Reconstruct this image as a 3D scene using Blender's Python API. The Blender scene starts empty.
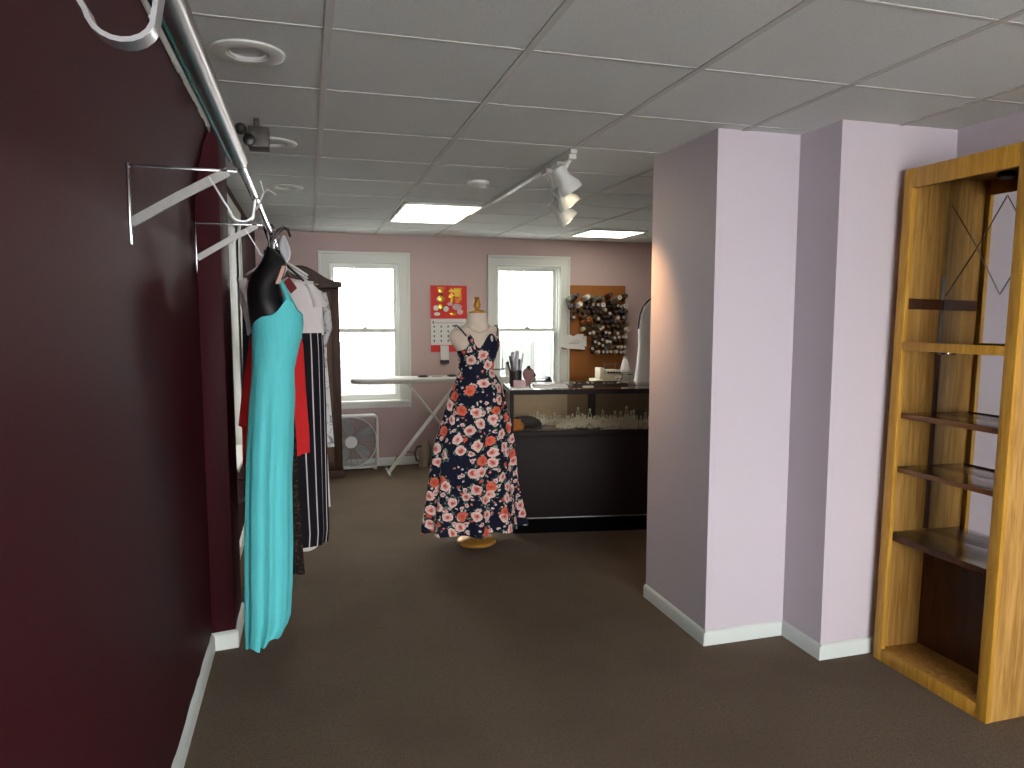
import bpy, bmesh, math, random
from mathutils import Vector, Matrix
RNG = random.Random(7)
SC = bpy.context.scene
COL = SC.collection
PI = math.pi
# ------------------------------------------------------------------ camera
F, YAW, PIT, ROLL, H = 713.36, 0.2797, 0.0939, 0.0006, 1.5626
CE = 2.4                                   # ceiling height
FW = Vector((math.sin(YAW)*math.cos(PIT), math.cos(YAW)*math.cos(PIT), -math.sin(PIT)))
R0 = Vector((math.cos(YAW), -math.sin(YAW), 0)); U0 = R0.cross(FW)
RT = R0*math.cos(ROLL)+U0*math.sin(ROLL); UP = -R0*math.sin(ROLL)+U0*math.cos(ROLL)
def ray(x, y): return FW+RT*((x-512)/F)-UP*((y-384)/F)
def at(x, y, Y): q = ray(x, y); q = q*(Y/q.y); return Vector((q.x, Y, q.z+H))      # point of a photo pixel at depth Y
def atx(x, y, X): q = ray(x, y); q = q*(X/q.x); return Vector((X, q.y, q.z+H))
def atz(x, y, Z): q = ray(x, y); q = q*((Z-H)/q.z); return Vector((q.x, q.y, Z))
cam = bpy.data.cameras.new('camera'); camo = bpy.data.objects.new('camera', cam); COL.objects.link(camo)
cam.sensor_width = 36; cam.lens = F*36/1024; cam.clip_start = .02
m3 = Matrix((RT, UP, -FW)).transposed()
camo.matrix_world = Matrix.Translation((0, 0, H)) @ m3.to_4x4()
SC.camera = camo
# ------------------------------------------------------------------ materials
def lin(c):
    r = []
    for v in c:
        v /= 255
        r.append(v/12.92 if v <= .04045 else ((v+.055)/1.055)**2.4)
    return (*r, 1)
class NT:
    def __init__(s, name):
        s.m = bpy.data.materials.new(name); s.m.use_nodes = True
        s.t = s.m.node_tree; s.t.nodes.clear()
        s.out = s.n('ShaderNodeOutputMaterial')
    def n(s, typ, **k):
        nd = s.t.nodes.new(typ)
        for a, v in k.items():
            if a.startswith('i_'): nd.inputs[int(a[2:]) if a[2:].isdigit() else a[2:].replace('_', ' ')].default_value = v
            else: setattr(nd, a, v)
        return nd
    def l(s, a, b): s.t.links.new(a, b)
    def math(s, op, a, b=None, c=None, clamp=False):
        nd = s.n('ShaderNodeMath', operation=op, use_clamp=clamp)
        for i, v in enumerate((a, b, c)):
            if v is None: continue
            if isinstance(v, (int, float)): nd.inputs[i].default_value = v
            else: s.l(v, nd.inputs[i])
        return nd.outputs[0]
    def mix(s, f, a, b):
        nd = s.n('ShaderNodeMix', data_type='RGBA')
        for i, v in ((0, f), (6, a), (7, b)):
            if isinstance(v, (int, float, tuple)): nd.inputs[i].default_value = v
            else: s.l(v, nd.inputs[i])
        return nd.outputs[2]
    def noise(s, vec, scale, detail=3, rough=.55, dist=0):
        nd = s.n('ShaderNodeTexNoise'); nd.inputs['Scale'].default_value = scale
        nd.inputs['Detail'].default_value = detail; nd.inputs['Roughness'].default_value = rough; nd.inputs['Distortion'].default_value = dist
        if vec is not None: s.l(vec, nd.inputs['Vector'])
        return nd.outputs[0]
    def step(s, v, lo, hi):
        nd = s.n('ShaderNodeMapRange', interpolation_type='SMOOTHSTEP'); nd.inputs[1].default_value = lo; nd.inputs[2].default_value = hi
        s.l(v, nd.inputs[0]); return nd.outputs[0]
    def map(s, vec, scale=(1, 1, 1), rot=(0, 0, 0), loc=(0, 0, 0)):
        nd = s.n('ShaderNodeMapping'); nd.inputs['Scale'].default_value = scale; nd.inputs['Rotation'].default_value = rot; nd.inputs['Location'].default_value = loc
        s.l(vec, nd.inputs[0]); return nd.outputs[0]
    def tex(s, which='Object'): return s.n('ShaderNodeTexCoord').outputs[which]
    def bsdf(s, col, rough=.6, metal=0, bump=None, bstr=.2, bdist=.01, spec=.5, **k):
        b = s.n('ShaderNodeBsdfPrincipled')
        if isinstance(col, tuple): b.inputs['Base Color'].default_value = col
        else: s.l(col, b.inputs['Base Color'])
        if isinstance(rough, (int, float)): b.inputs['Roughness'].default_value = rough
        else: s.l(rough, b.inputs['Roughness'])
        b.inputs['Metallic'].default_value = metal; b.inputs['Specular IOR Level'].default_value = spec
        for a, v in k.items(): b.inputs[a.replace('_', ' ')].default_value = v
        if bump is not None:
            bn = s.n('ShaderNodeBump'); bn.inputs['Strength'].default_value = bstr; bn.inputs['Distance'].default_value = bdist
            s.l(bump, bn.inputs['Height']); s.l(bn.outputs[0], b.inputs['Normal'])
        s.l(b.outputs[0], s.out.inputs[0]); return s.m
_MC = {}
def mat(name, c, rough=.6, metal=0, var=.08, scale=30, bump=.0, spec=.5, **k):
    """plain procedural material: colour with a soft noise variation"""
    if name in _MC: return _MC[name]
    t = NT(name); n = t.noise(t.tex(), scale, 4)
    a = lin(c); lo = tuple(v*(1-var) for v in a[:3])+(1,); hi = tuple(min(1, v*(1+var)) for v in a[:3])+(1,)
    _MC[name] = t.bsdf(t.mix(n, lo, hi), rough, metal, n if bump else None, bump, .004, spec, **k)
    return _MC[name]
def wood(name, dark, light, rough=.4, scale=(3, 3, .35), freq=9):
    if name in _MC: return _MC[name]
    t = NT(name); v = t.map(t.tex(), scale)
    n = t.noise(v, freq, 6, .6, .8); f = t.noise(t.map(t.tex(), (scale[0]*12, scale[1]*12, scale[2]*2)), freq, 3)
    c = t.mix(t.step(n, .3, .72), lin(dark), lin(light)); c = t.mix(t.math('MULTIPLY', f, .35), c, lin(dark))
    _MC[name] = t.bsdf(c, rough, 0, f, .12, .002, .3); return _MC[name]
def emit(name, c, s):
    t = NT(name); e = t.n('ShaderNodeEmission'); e.inputs[0].default_value = lin(c); e.inputs[1].default_value = s
    t.l(e.outputs[0], t.out.inputs[0]); return t.m
def glass(name, tint=(255, 255, 255), refl=.5):
    t = NT(name); tr = t.n('ShaderNodeBsdfTransparent'); tr.inputs[0].default_value = lin(tint)
    g = t.n('ShaderNodeBsdfGlossy'); g.inputs['Roughness'].default_value = .02
    fr = t.n('ShaderNodeFresnel'); fr.inputs[0].default_value = 1.45
    mx = t.n('ShaderNodeMixShader'); t.l(t.math('MULTIPLY', fr.outputs[0], refl), mx.inputs[0]); t.l(tr.outputs[0], mx.inputs[1]); t.l(g.outputs[0], mx.inputs[2])
    t.l(mx.outputs[0], t.out.inputs[0]); return t.m
def carpet():
    t = NT('carpet'); v = t.tex()
    f = t.noise(v, 260, 3, .7); g = t.noise(v, 60, 4, .6); b = t.noise(v, 2.2, 3, .5)
    c = t.mix(t.step(f, .3, .7), lin((76, 65, 54)), lin((136, 120, 103)))
    c = t.mix(t.math('MULTIPLY', t.step(g, .45, .7), .35), c, lin((78, 67, 56)))
    c = t.mix(t.math('MULTIPLY', t.step(b, .4, .7), .35), c, lin((92, 79, 67)))
    h = t.math('ADD', f, t.math('MULTIPLY', g, .8))
    return t.bsdf(c, .95, 0, h, .7, .01, .15)
def tile_mat():
    t = NT('acoustic_tile'); v = t.tex(); n = t.noise(v, 170, 3, .7); w = t.noise(v, 2, 2)
    c = t.mix(t.step(n, .56, .7), lin((226, 232, 230)), lin((198, 203, 200))); c = t.mix(t.math('MULTIPLY', w, .25), c, lin((206, 211, 208)))
    return t.bsdf(c, .95, 0, n, .25, .004, .2)
def paint(name, c, rough=.55, var=.05, spec=.35):
    t = NT(name); v = t.tex(); n = t.noise(v, 90, 3); w = t.noise(v, 1.3, 3)
    a = lin(c); col = t.mix(w, tuple(x*(1-var) for x in a[:3])+(1,), tuple(min(1, x*(1+var)) for x in a[:3])+(1,))
    return t.bsdf(col, rough, 0, n, .08, .003, spec)
def floral():
    t = NT('floral_print'); uv = t.tex('UV')
    nz = t.n('ShaderNodeTexNoise'); nz.inputs['Scale'].default_value = 26; t.l(uv, nz.inputs['Vector'])
    wob = t.n('ShaderNodeVectorMath', operation='MULTIPLY_ADD'); t.l(nz.outputs['Color'], wob.inputs[0]); wob.inputs[1].default_value = (.04, .04, 0); t.l(uv, wob.inputs[2])
    col = lin((17, 21, 44))
    def layer(col, scale, off, rad, keep, palette, centre, leaf=True):
        v = t.map(wob.outputs[0], (1, 1, 1), (0, 0, off), (off*3.1, off*1.7, 0))
        vo = t.n('ShaderNodeTexVoronoi', voronoi_dimensions='2D'); vo.inputs['Scale'].default_value = scale; vo.inputs['Randomness'].default_value = .75; t.l(v, vo.inputs['Vector'])
        d = vo.outputs['Distance']; sp = t.n('ShaderNodeSeparateColor'); t.l(vo.outputs['Color'], sp.inputs[0])
        on = t.math('LESS_THAN', sp.outputs[0], keep)
        if leaf:
            lv = t.noise(v, scale*3.6, 2); ring = t.math('MULTIPLY', t.math('LESS_THAN', d, rad*1.55), t.math('GREATER_THAN', lv, .56))
            lc = t.mix(t.step(t.noise(v, scale*6, 1), .45, .6), lin((30, 62, 58)), lin((150, 176, 150)))
            col = t.mix(t.math('MULTIPLY', ring, on), col, lc)
        petals = t.n('ShaderNodeTexVoronoi', voronoi_dimensions='2D', feature='DISTANCE_TO_EDGE'); petals.inputs['Scale'].default_value = scale*4.5; t.l(v, petals.inputs['Vector'])
        r = t.math('DIVIDE', d, rad); edge = t.step(petals.outputs['Distance'], .0, .12)
        pal = t.mix(t.math('GREATER_THAN', sp.outputs[1], .74), palette[0], palette[1])
        c = t.mix(t.step(r, .1, .75), centre, pal); c = t.mix(edge, t.mix(.45, c, lin((176, 88, 84))), c)
        return t.mix(t.math('MULTIPLY', t.math('LESS_THAN', d, rad), on), col, c)
    col = layer(col, 34, .9, .24, .3, (lin((232, 218, 212)), lin((214, 92, 84))), lin((225, 190, 180)))
    col = layer(col, 21, 2.1, .30, .42, (lin((236, 214, 208)), lin((226, 88, 58))), lin((196, 92, 92)))
    col = layer(col, 10.8, .4, .35, .78, (lin((238, 210, 202)), lin((226, 112, 84))), lin((206, 74, 60)))
    return t.bsdf(col, .8, 0, None, spec=.2)
def stripes():
    t = NT('striped_cloth'); s = t.n('ShaderNodeSeparateXYZ'); t.l(t.tex('UV'), s.inputs[0])
    f = t.math('FRACT', t.math('MULTIPLY', s.outputs[0], 19)); m = t.math('LESS_THAN', f, .13)
    return t.bsdf(t.mix(m, lin((16, 14, 22)), lin((205, 200, 200))), .8, spec=.2)
def printed(name, base, spot, scale, lo, hi, rough=.85, alpha=False):
    t = NT(name); v = t.tex(); n = t.noise(v, scale, 4, .65, .6)
    return t.bsdf(t.mix(t.step(n, lo, hi), lin(base), lin(spot)), rough, 0, n, .2, .004, .2)
M = dict(
 carpet=carpet(), tile=tile_mat(), tbar=mat('ceiling_bar_paint', (198, 199, 194), .6, 0, .03), maroon=paint('maroon_paint', (60, 22, 28), .55, .12, .1), pink=paint('pink_paint', (196, 172, 169), .6),
 lav=paint('pale_lilac_paint', (208, 199, 208), .55, .02), white=paint('white_trim_paint', (222, 224, 218), .4, .04), base=paint('baseboard_paint', (216, 224, 220), .45, .06),
 oak=wood('honey_oak', (170, 122, 40), (206, 158, 66), .4, (6, 6, .4), 10), oakd=wood('oak_veneer', (150, 108, 50), (200, 156, 86), .45, (5, 5, .3), 10), brown=wood('brown_board', (60, 32, 20), (88, 50, 30)),
 walnut=wood('dark_walnut', (40, 22, 12), (70, 42, 24), .5), walnut2=wood('walnut_panel', (66, 42, 24), (102, 68, 40), .5),
 chrome=mat('chrome', (176, 176, 180), .2, 1, .03), steel=mat('brushed_steel', (150, 148, 146), .35, 1, .1, 60), silver=mat('satin_silver', (206, 200, 182), .38, .5, .05),
 black=mat('black_plastic', (16, 15, 17), .35), blackm=mat('matte_black', (20, 18, 19), .6), wplastic=mat('white_plastic', (226, 226, 224), .35), gplastic=mat('grey_plastic', (122, 120, 116), .45),
 cream=mat('cream_enamel', (206, 198, 176), .35), aqua=None, red=mat('red_cloth', (196, 22, 26), .8, 0, .1, 50, .2), wcloth=mat('white_cloth', (222, 218, 218), .85, 0, .05, 40, .2),
 ecru=mat('dress_form_linen', (222, 206, 188), .85, 0, .05, 120, .2), gold=mat('gilded_wood', (190, 138, 58), .35, .35, .1), lam=mat('dark_laminate', (30, 20, 22), .6, 0, .08, 8, 0, .25), lamk=mat('black_kick_board', (7, 6, 7), .8, 0, .08, 30, 0, .05),
 glass=glass('window_glass'), cglass=glass('case_glass', (250, 249, 244), .75), mirror=mat('mirror_silver', (206, 206, 206), .03, 1, .01), gtint=mat('glossy_dark_green', (20, 92, 84), .15),
 paper=mat('white_paper', (228, 226, 224), .8, 0, .02), rpaper=mat('red_paper', (205, 38, 26), .6), gfoil=mat('gold_foil', (232, 190, 70), .25, .6), ink=mat('dark_ink', (70, 66, 74), .8), pinkp=mat('pink_card', (206, 172, 176), .7),
 tan=mat('tan_board', (150, 92, 34), .75, 0, .12, 12), peg=mat('wooden_peg', (190, 168, 140), .6), rose=mat('rose_plastic', (150, 112, 108), .5), orange=mat('orange_beads', (206, 128, 36), .4, 0, .3, 80, .3),
 frost=mat('frosted_plastic', (196, 198, 204), .4, 0, .08, 40, .3), beige=mat('beige_panel', (146, 126, 104), .6), tinp=mat('dark_red_tape', (120, 30, 44), .6), trayg=mat('grey_velvet', (106, 96, 98), .9, 0, .15, 90),
 lensw=emit('fluorescent_lens', (255, 250, 232), 8.0), lensd=emit('fluorescent_lens_warm', (255, 246, 216), 5.0), bulb=emit('spot_bulb', (255, 226, 180), 9.0),
 floral=floral(), stripe=stripes(), lace=printed('brown_lace', (22, 17, 16), (74, 56, 44), 60, .5, .62), robe=printed('grey_print_cloth', (206, 206, 206), (128, 130, 136), 22, .52, .66), grey=mat('charcoal_cloth', (44, 42, 46), .9, 0, .1, 40),
 house=paint('grey_siding', (92, 96, 98), .8), ground=mat('pale_paving', (240, 240, 238), .9, 0, .1, 3))
def aqua():
    t = NT('aqua_cloth'); n = t.noise(t.map(t.tex(), (14, 14, .9)), 6, 4); f = t.noise(t.tex(), 200, 2)
    return t.bsdf(t.mix(n, lin((86, 196, 204)), lin((100, 212, 216))), .7, 0, t.math('ADD', n, t.math('MULTIPLY', f, .15)), .25, .012, .3)
M['aqua'] = aqua()
def sheer():
    t = NT('sheer_curtain'); tr = t.n('ShaderNodeBsdfTransparent'); d = t.n('ShaderNodeBsdfTranslucent'); d.inputs[0].default_value = lin((98, 100, 90))
    e = t.n('ShaderNodeBsdfDiffuse'); e.inputs[0].default_value = lin((96, 98, 88)); a = t.n('ShaderNodeAddShader')
    m1 = t.n('ShaderNodeMixShader'); m1.inputs[0].default_value = .5; t.l(d.outputs[0], m1.inputs[1]); t.l(e.outputs[0], m1.inputs[2])
    m2 = t.n('ShaderNodeMixShader'); m2.inputs[0].default_value = .28; t.l(tr.outputs[0], m2.inputs[1]); t.l(m1.outputs[0], m2.inputs[2]); t.l(m2.outputs[0], t.out.inputs[0]); return t.m
M['sheer'] = sheer()
# ------------------------------------------------------------------ mesh builder
class MB:
    def __init__(s): s.bm = bmesh.new(); s.uv = s.bm.loops.layers.uv.new('UVMap'); s.mi = 0
    def box(s, x0, x1, y0, y1, z0, z1, bev=0, M4=None, seg=2):
        r = bmesh.ops.create_cube(s.bm, size=1); vs = r['verts']
        for v in vs: v.co = Vector(((x0+x1)/2+v.co.x*(x1-x0), (y0+y1)/2+v.co.y*(y1-y0), (z0+z1)/2+v.co.z*(z1-z0)))
        fs = list({f for v in vs for f in v.link_faces})
        if bev:
            es = list({e for v in vs for e in v.link_edges})
            o = bmesh.ops.bevel(s.bm, geom=es, offset=bev, segments=seg, affect='EDGES', profile=.5); fs = [f for f in fs if f.is_valid]+o['faces']
            vs = list({v for f in fs for v in f.verts})
        for f in fs: f.material_index = s.mi
        if M4 is not None:
            for v in vs: v.co = M4 @ v.co
        return s
    def loft(s, rings, caps=(True, True), closed=True, uvw=None):
        vr = [[s.bm.verts.new(p) for p in r] for r in rings]; n = len(rings[0])
        vv = [0]
        for a, b in zip(rings, rings[1:]): vv.append(vv[-1]+(Vector(a[0])-Vector(b[0])).length)
        circ = [sum((Vector(q[k])-Vector(q[k-1])).length for k in range(n)) for q in rings] if uvw and uvw < 0 else None
        for i in range(len(vr)-1):
            for j in range(n if closed else n-1):
                k = (j+1) % n
                f = s.bm.faces.new((vr[i][j], vr[i][k], vr[i+1][k], vr[i+1][j])); f.material_index = s.mi
                if uvw:
                    for lp, (ii, jj) in zip(f.loops, ((i, j), (i, j+1), (i+1, j+1), (i+1, j))): lp[s.uv].uv = ((jj/n*uvw) if uvw > 0 else (jj/n-.75+(1 if j/n < .25 else 0))*circ[ii], vv[ii])
        if closed:
            if caps[0]: f = s.bm.faces.new(list(reversed(vr[0]))); f.material_index = s.mi
            if caps[1]: f = s.bm.faces.new(vr[-1]); f.material_index = s.mi
        return s
    def tube(s, pts, r, seg=8, cap=True):
        pts = [Vector(p) for p in pts]; rr = r if isinstance(r, (list, tuple)) else [r]*len(pts); rings = []
        t0 = (pts[1]-pts[0]).normalized(); a = Vector((0, 0, 1)) if abs(t0.z) < .9 else Vector((1, 0, 0)); nrm = (a-t0*a.dot(t0)).normalized()
        for i, p in enumerate(pts):
            t = ((pts[min(i+1, len(pts)-1)]-p).normalized()+(p-pts[max(i-1, 0)]).normalized()); t = t.normalized() if t.length > 1e-6 else t0
            nrm = nrm-t*nrm.dot(t); nrm = nrm.normalized() if nrm.length > 1e-6 else t.orthogonal().normalized(); b = t.cross(nrm)
            rings.append([p+(nrm*math.cos(2*PI*k/seg)+b*math.sin(2*PI*k/seg))*rr[i] for k in range(seg)])
        return s.loft(rings, (cap, cap))
    def cyl(s, p0, p1, r0, r1=None, seg=20): return s.tube([p0, p1], [r0, r0 if r1 is None else r1], seg)
    def lathe(s, prof, c=(0, 0, 0), seg=24, axis='z', caps=(True, True)):
        c = Vector(c); rings = []
        for r, z in prof:
            ring = []
            for k in range(seg):
                a = 2*PI*k/seg; x, y = r*math.cos(a), r*math.sin(a)
                ring.append(c+(Vector((x, y, z)) if axis == 'z' else Vector((x, z, -y)) if axis == 'y' else Vector((z, x, y))))
            rings.append(ring)
        return s.loft(rings, caps)
    def strip(s, pts, wv, th):
        """flat bar swept along pts, width vector wv, thickness th"""
        pts = [Vector(p) for p in pts]; wv = Vector(wv); rings = []
        for i, p in enumerate(pts):
            t = (pts[min(i+1, len(pts)-1)]-pts[max(i-1, 0)]).normalized(); n = t.cross(wv).normalized()*th/2; w = wv/2
            rings.append([p-w-n, p+w-n, p+w+n, p-w+n])
        return s.loft(rings)
    def prism(s, poly, f0, f1):
        """poly: list of 2-D points; f0/f1 map a 2-D point to the two end faces"""
        return s.loft([[f0(*p) for p in poly], [f1(*p) for p in poly]])
    def ball(s, c, r, sub=2, sc=(1, 1, 1)):
        o = bmesh.ops.create_icosphere(s.bm, subdivisions=sub, radius=r)
        for v in o['verts']:
            v.co = Vector(c)+Vector((v.co.x*sc[0], v.co.y*sc[1], v.co.z*sc[2]))
            for f in v.link_faces: f.material_index = s.mi
        return s
    def build(s, name, mats, parent=None, world=False, ang=38, keep=False, kind=None):
        bmesh.ops.recalc_face_normals(s.bm, faces=s.bm.faces)
        root = parent
        while root is not None and root.parent is not None: root = root.parent
        off = Vector((0, 0, 0))
        if root is not None and world:
            inv = root['_m'] if False else (Matrix.Translation(root.location) @ root.rotation_euler.to_matrix().to_4x4()).inverted()
            if root.type == 'MESH': pass
            s.bm.transform(inv)
        if parent is None and not keep:
            xs = [v.co.copy() for v in s.bm.verts]
            off = Vector(((min(p.x for p in xs)+max(p.x for p in xs))/2, (min(p.y for p in xs)+max(p.y for p in xs))/2, min(p.z for p in xs)))
            s.bm.transform(Matrix.Translation(-off))
        ca = math.cos(math.radians(ang))
        for f in s.bm.faces: f.smooth = True
        for e in s.bm.edges:
            if len(e.link_faces) == 2 and e.link_faces[0].normal.dot(e.link_faces[1].normal) < ca: e.smooth = False
        me = bpy.data.meshes.new(name); s.bm.to_mesh(me); s.bm.free()
        for m in (mats if isinstance(mats, (list, tuple)) else [mats]): me.materials.append(m)
        o = bpy.data.objects.new(name, me); COL.objects.link(o); o.location = off
        if parent is not None: o.parent = parent
        if kind: o['kind'] = kind
        return o
def tag(o, label, cat, group=None):
    o['label'] = label; o['category'] = cat
    if group: o['group'] = group
    return o
def thing(name, label, cat, loc=(0, 0, 0), rotz=0, group=None):
    o = bpy.data.objects.new(name, None); COL.objects.link(o); o.location = loc; o.rotation_euler = (0, 0, rotz); o.empty_display_size = .05
    return tag(o, label, cat, group)
def struct(o): o['kind'] = 'structure'; return o
def dup(root, loc, label, group=None, rotz=None):
    r = root.copy(); COL.objects.link(r); r.location = loc; r['label'] = label
    if group: r['group'] = group
    if rotz is not None: r.rotation_euler = (0, 0, rotz)
    for ch in list(root.children):
        c = ch.copy(); COL.objects.link(c); c.parent = r
        for g in ch.children:
            d = g.copy(); COL.objects.link(d); d.parent = c
    return r
def circ(c, r, n, a0=0, a1=2*PI, plane='xz'):
    o = []
    for i in range(n+1):
        a = a0+(a1-a0)*i/n
        d = Vector((math.cos(a)*r, 0, math.sin(a)*r)) if plane == 'xz' else Vector((math.cos(a)*r, math.sin(a)*r, 0)) if plane == 'xy' else Vector((0, math.cos(a)*r, math.sin(a)*r))
        o.append(Vector(c)+d)
    return o
XL = -.465; YB = 7.5
# ================================================================== SETTING
b = MB(); b.box(-.9, 5, -2.9, 7.9, -.12, 0); struct(b.build('floor', M['carpet'], keep=True))
# ceiling: recessed tiles and T-bars, with holes for the two fixtures
GX, GY = .6134, .587; X0, Y0 = .083-GX, 2.244-8*GY
b = MB(); b.mi = 0; b.box(-.9, 5, -2.9, 7.9, CE+.0036, CE+.06)
b.mi = 1
for i in range(-1, 9): b.box(X0+i*GX-.012, X0+i*GX+.012, -2.8, 7.52, CE, CE+.005)
for j in range(0, 18): b.box(-.5, 4.8, Y0+j*GY-.008, Y0+j*GY+.008, CE+.0014, CE+.005)
struct(b.build('ceiling', [M['tile'], M['tbar']], keep=True))
# left wall with a window opening beyond the pilaster
WY0, WY1, WZ0, WZ1 = 4.62, 5.46, .64, 2.2
b = MB(); t = XL-.14
b.box(t, XL, -2.8, WY0, 0, CE+.006); b.box(t, XL, WY1, YB+.2, 0, CE+.006); b.box(t, XL, WY0, WY1, 0, WZ0); b.box(t, XL, WY0, WY1, WZ1, CE+.006)
struct(b.build('wall_left', M['maroon'], keep=True))
b = MB(); b.box(XL, -.362, 3.5, 3.86, 0, CE+.004, .004); struct(b.build('wall_left_pilaster', M['maroon'], keep=True))
b = MB(); b.prism([(XL+.074*(k/12)**2, 2.0+.404*k/12) for k in range(13)]+[(XL, CE+.004)], lambda x, z: Vector((x, -2.6, z)), lambda x, z: Vector((x, 3.5, z))); struct(b.build('trim_1', M['maroon'], keep=True))
b = MB()
for i in range(44):
    y = -1.6+i*.116; w = .004+.003*RNG.random(); b.box(-.394, -.394+w, y, y+.1165, CE-.012-.012*RNG.random(), CE+.001)
struct(b.build('trim_2', M['white'], keep=True))
# back wall with two window openings
HB = [(.225, .945, .69, 2.12), (1.975, 2.715, .69, 2.12)]
b = MB(); xs = [XL-.14]+[v for h in HB for v in h[:2]]+[5]
for i in range(0, 6, 2): b.box(xs[i], xs[i+1], YB, YB+.16, 0, CE+.006)
for h in HB: b.box(h[0], h[1], YB, YB+.16, 0, h[2]); b.box(h[0], h[1], YB, YB+.16, h[3], CE+.006)
struct(b.build('wall_back', M['pink'], keep=True))
# stepped pier on the right
P1X, P0Y, P1Y, P2X, P3Y, XR = 1.7936, 3.5228, 2.9012, 2.2258, 2.63, 2.85
poly = [(P1X, P0Y), (P1X, P1Y), (P2X, P1Y), (P2X, P3Y), (XR, P3Y), (4.8, P3Y), (4.8, P0Y)]
b = MB(); b.prism(poly, lambda x, y: Vector((x, y, 0)), lambda x, y: Vector((x, y, CE+.004))); struct(b.build('wall_right_pier', M['lav'], keep=True))
b = MB(); b.box(XR, XR+.14, -2.8, P3Y+.02, 0, CE+.006); struct(b.build('wall_right', M['lav'], keep=True))
b = MB(); b.box(4.66, 4.8, P0Y-.02, YB+.1, 0, CE+.006); struct(b.build('wall_right_rear', M['pink'], keep=True))
# front wall with the shop window, behind the camera
FX0, FX1, FZ0, FZ1 = -.36, 2.62, .14, 2.28
b = MB(); b.box(XL-.14, FX0, -2.8, -2.64, 0, CE+.006); b.box(FX1, XR+.14, -2.8, -2.64, 0, CE+.006); b.box(FX0, FX1, -2.8, -2.64, 0, FZ0); b.box(FX0, FX1, -2.8, -2.64, FZ1, CE+.006)
struct(b.build('wall_front', M['lav'], keep=True))
# baseboards
def board(name, segs, h=.072, th=.014, rag=False):
    b = MB()
    for (x0, y0, x1, y1) in segs:
        d = Vector((x1-x0, y1-y0, 0)); L = d.length; d.normalize(); n = Vector((d.y, -d.x, 0))
        prof = [(0, 0), (th, 0), (th, h*.78), (th*.6, h*.94), (0, h)]
        k = max(2, int(L/.05)) if rag else 2; rings = []
        for i in range(k):
            p = Vector((x0, y0, 0))+d*(L*i/(k-1)); dz = RNG.uniform(-.005, .008) if rag else 0
            rings.append([p+n*a+Vector((0, 0, z+(dz if z > 0 else 0))) for a, z in prof])
        b.loft(rings)
    struct(b.build(name, M['base'], keep=True))
board('baseboard_left', [(XL, -2.6, XL, 3.5), (XL, 3.486, -.348, 3.486+.014), (-.362, 3.486, -.362, 3.86), (XL, 3.86, XL, YB)], .078, .016, True)
board('baseboard_back', [(XL, YB, 4.66, YB)], .085, .016)
board('baseboard_right', [(P1X, P0Y, P1X, P1Y-.014), (P1X, P1Y, P2X, P1Y), (P2X, P1Y, P2X, P3Y-.014), (P2X, P3Y, XR, P3Y), (XR, P3Y, XR, -2.6)])
# ---- windows
def window(n, org, ax, w, z0, z1, recess=.06, casing=.1, curtain=False):
    """sash window in a wall: org = opening's left bottom corner on the wall face, ax = direction along the wall; the room is on the side of -nr"""
    ax = Vector(ax); nr = Vector((-ax.y, ax.x, 0)); root = bpy.data.objects.new('window_%d' % n, None); COL.objects.link(root); root['kind'] = 'structure'; root.location = org
    Mx = Matrix(((ax.x, nr.x, 0, 0), (ax.y, nr.y, 0, 0), (0, 0, 1, 0), (0, 0, 0, 1)))
    h = z1-z0
    def bb(b, x0, x1, y0, y1, za, zb, bev=.003): b.box(x0, x1, y0, y1, za, zb, bev, Mx, 1)
    b = MB(); c = casing
    for x0, x1 in ((-c, .012), (w-.012, w+c)):
        bb(b, x0, x1, -.018, 0, -.03, h+c); o = x0 if x0 < 0 else x1-.025; bb(b, o, o+.025, -.03, -.0, -.03, h+c)
        i_ = x1-.016 if x0 < 0 else x0; bb(b, i_, i_+.016, -.024, 0, -.0, h)
    bb(b, -c+.002, w+c-.002, -.0185, 0, h-.012, h+c-.001); bb(b, -c, w+c, -.031, 0, h+c-.026, h+c); bb(b, 0, w, -.0245, 0, h-.012, h+.004)
    b.build('window_casing', M['white'], root)
    b = MB(); d = .15
    bb(b, -.001, .018, 0, d, 0, h, 0); bb(b, w-.018, w+.001, 0, d, 0, h, 0); bb(b, 0, w, 0, d, h-.018, h+.001, 0)
    for x0, x1 in ((.018, .034), (w-.034, w-.018)): bb(b, x0, x1, recess-.022, recess, 0, h-.018)
    b.build('window_jamb', M['white'], root)
    b = MB(); bb(b, -c+.03, w+c-.03, -.05, d, -.022, .004, .006); bb(b, -c, w+c, -.014, 0, -.075, -.024, .004); b.build('window_sill', M['white'], root)
    mid = h*.51
    for nm, za, zb, yy in (('upper_sash', mid-.022, h-.018, recess+.035), ('lower_sash', .004, mid+.022, recess)):
        b = MB(); st = .042; x0, x1 = .018, w-.018
        bb(b, x0, x0+st, yy, yy+.034, za, zb); bb(b, x1-st, x1, yy, yy+.034, za, zb); bb(b, x0+st-.004, x1-st+.004, yy, yy+.034, za, za+(.044 if nm == 'upper_sash' else .06)); bb(b, x0+st-.004, x1-st+.004, yy, yy+.034, zb-.042, zb)
        sash = b.build(nm, M['white'], root)
        b = MB(); bb(b, x0+st-.006, x1-st+.006, yy+.015, yy+.018, za+.03, zb-.03, 0); b.build('pane', M['glass'], sash)
    b = MB(); bb(b, w/2-.025, w/2+.025, recess-.012, recess+.02, mid+.02, mid+.034, .003); b.cyl(Mx @ Vector((w/2, recess-.004, mid+.03)), Mx @ Vector((w/2, recess-.004, mid+.044)), .012, seg=12); b.build('sash_lock', M['white'], root)
    return root
for i, hb in enumerate(HB): window(i+1, (hb[0], YB, hb[2]), (1, 0, 0), hb[1]-hb[0], hb[2], hb[3])
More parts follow.
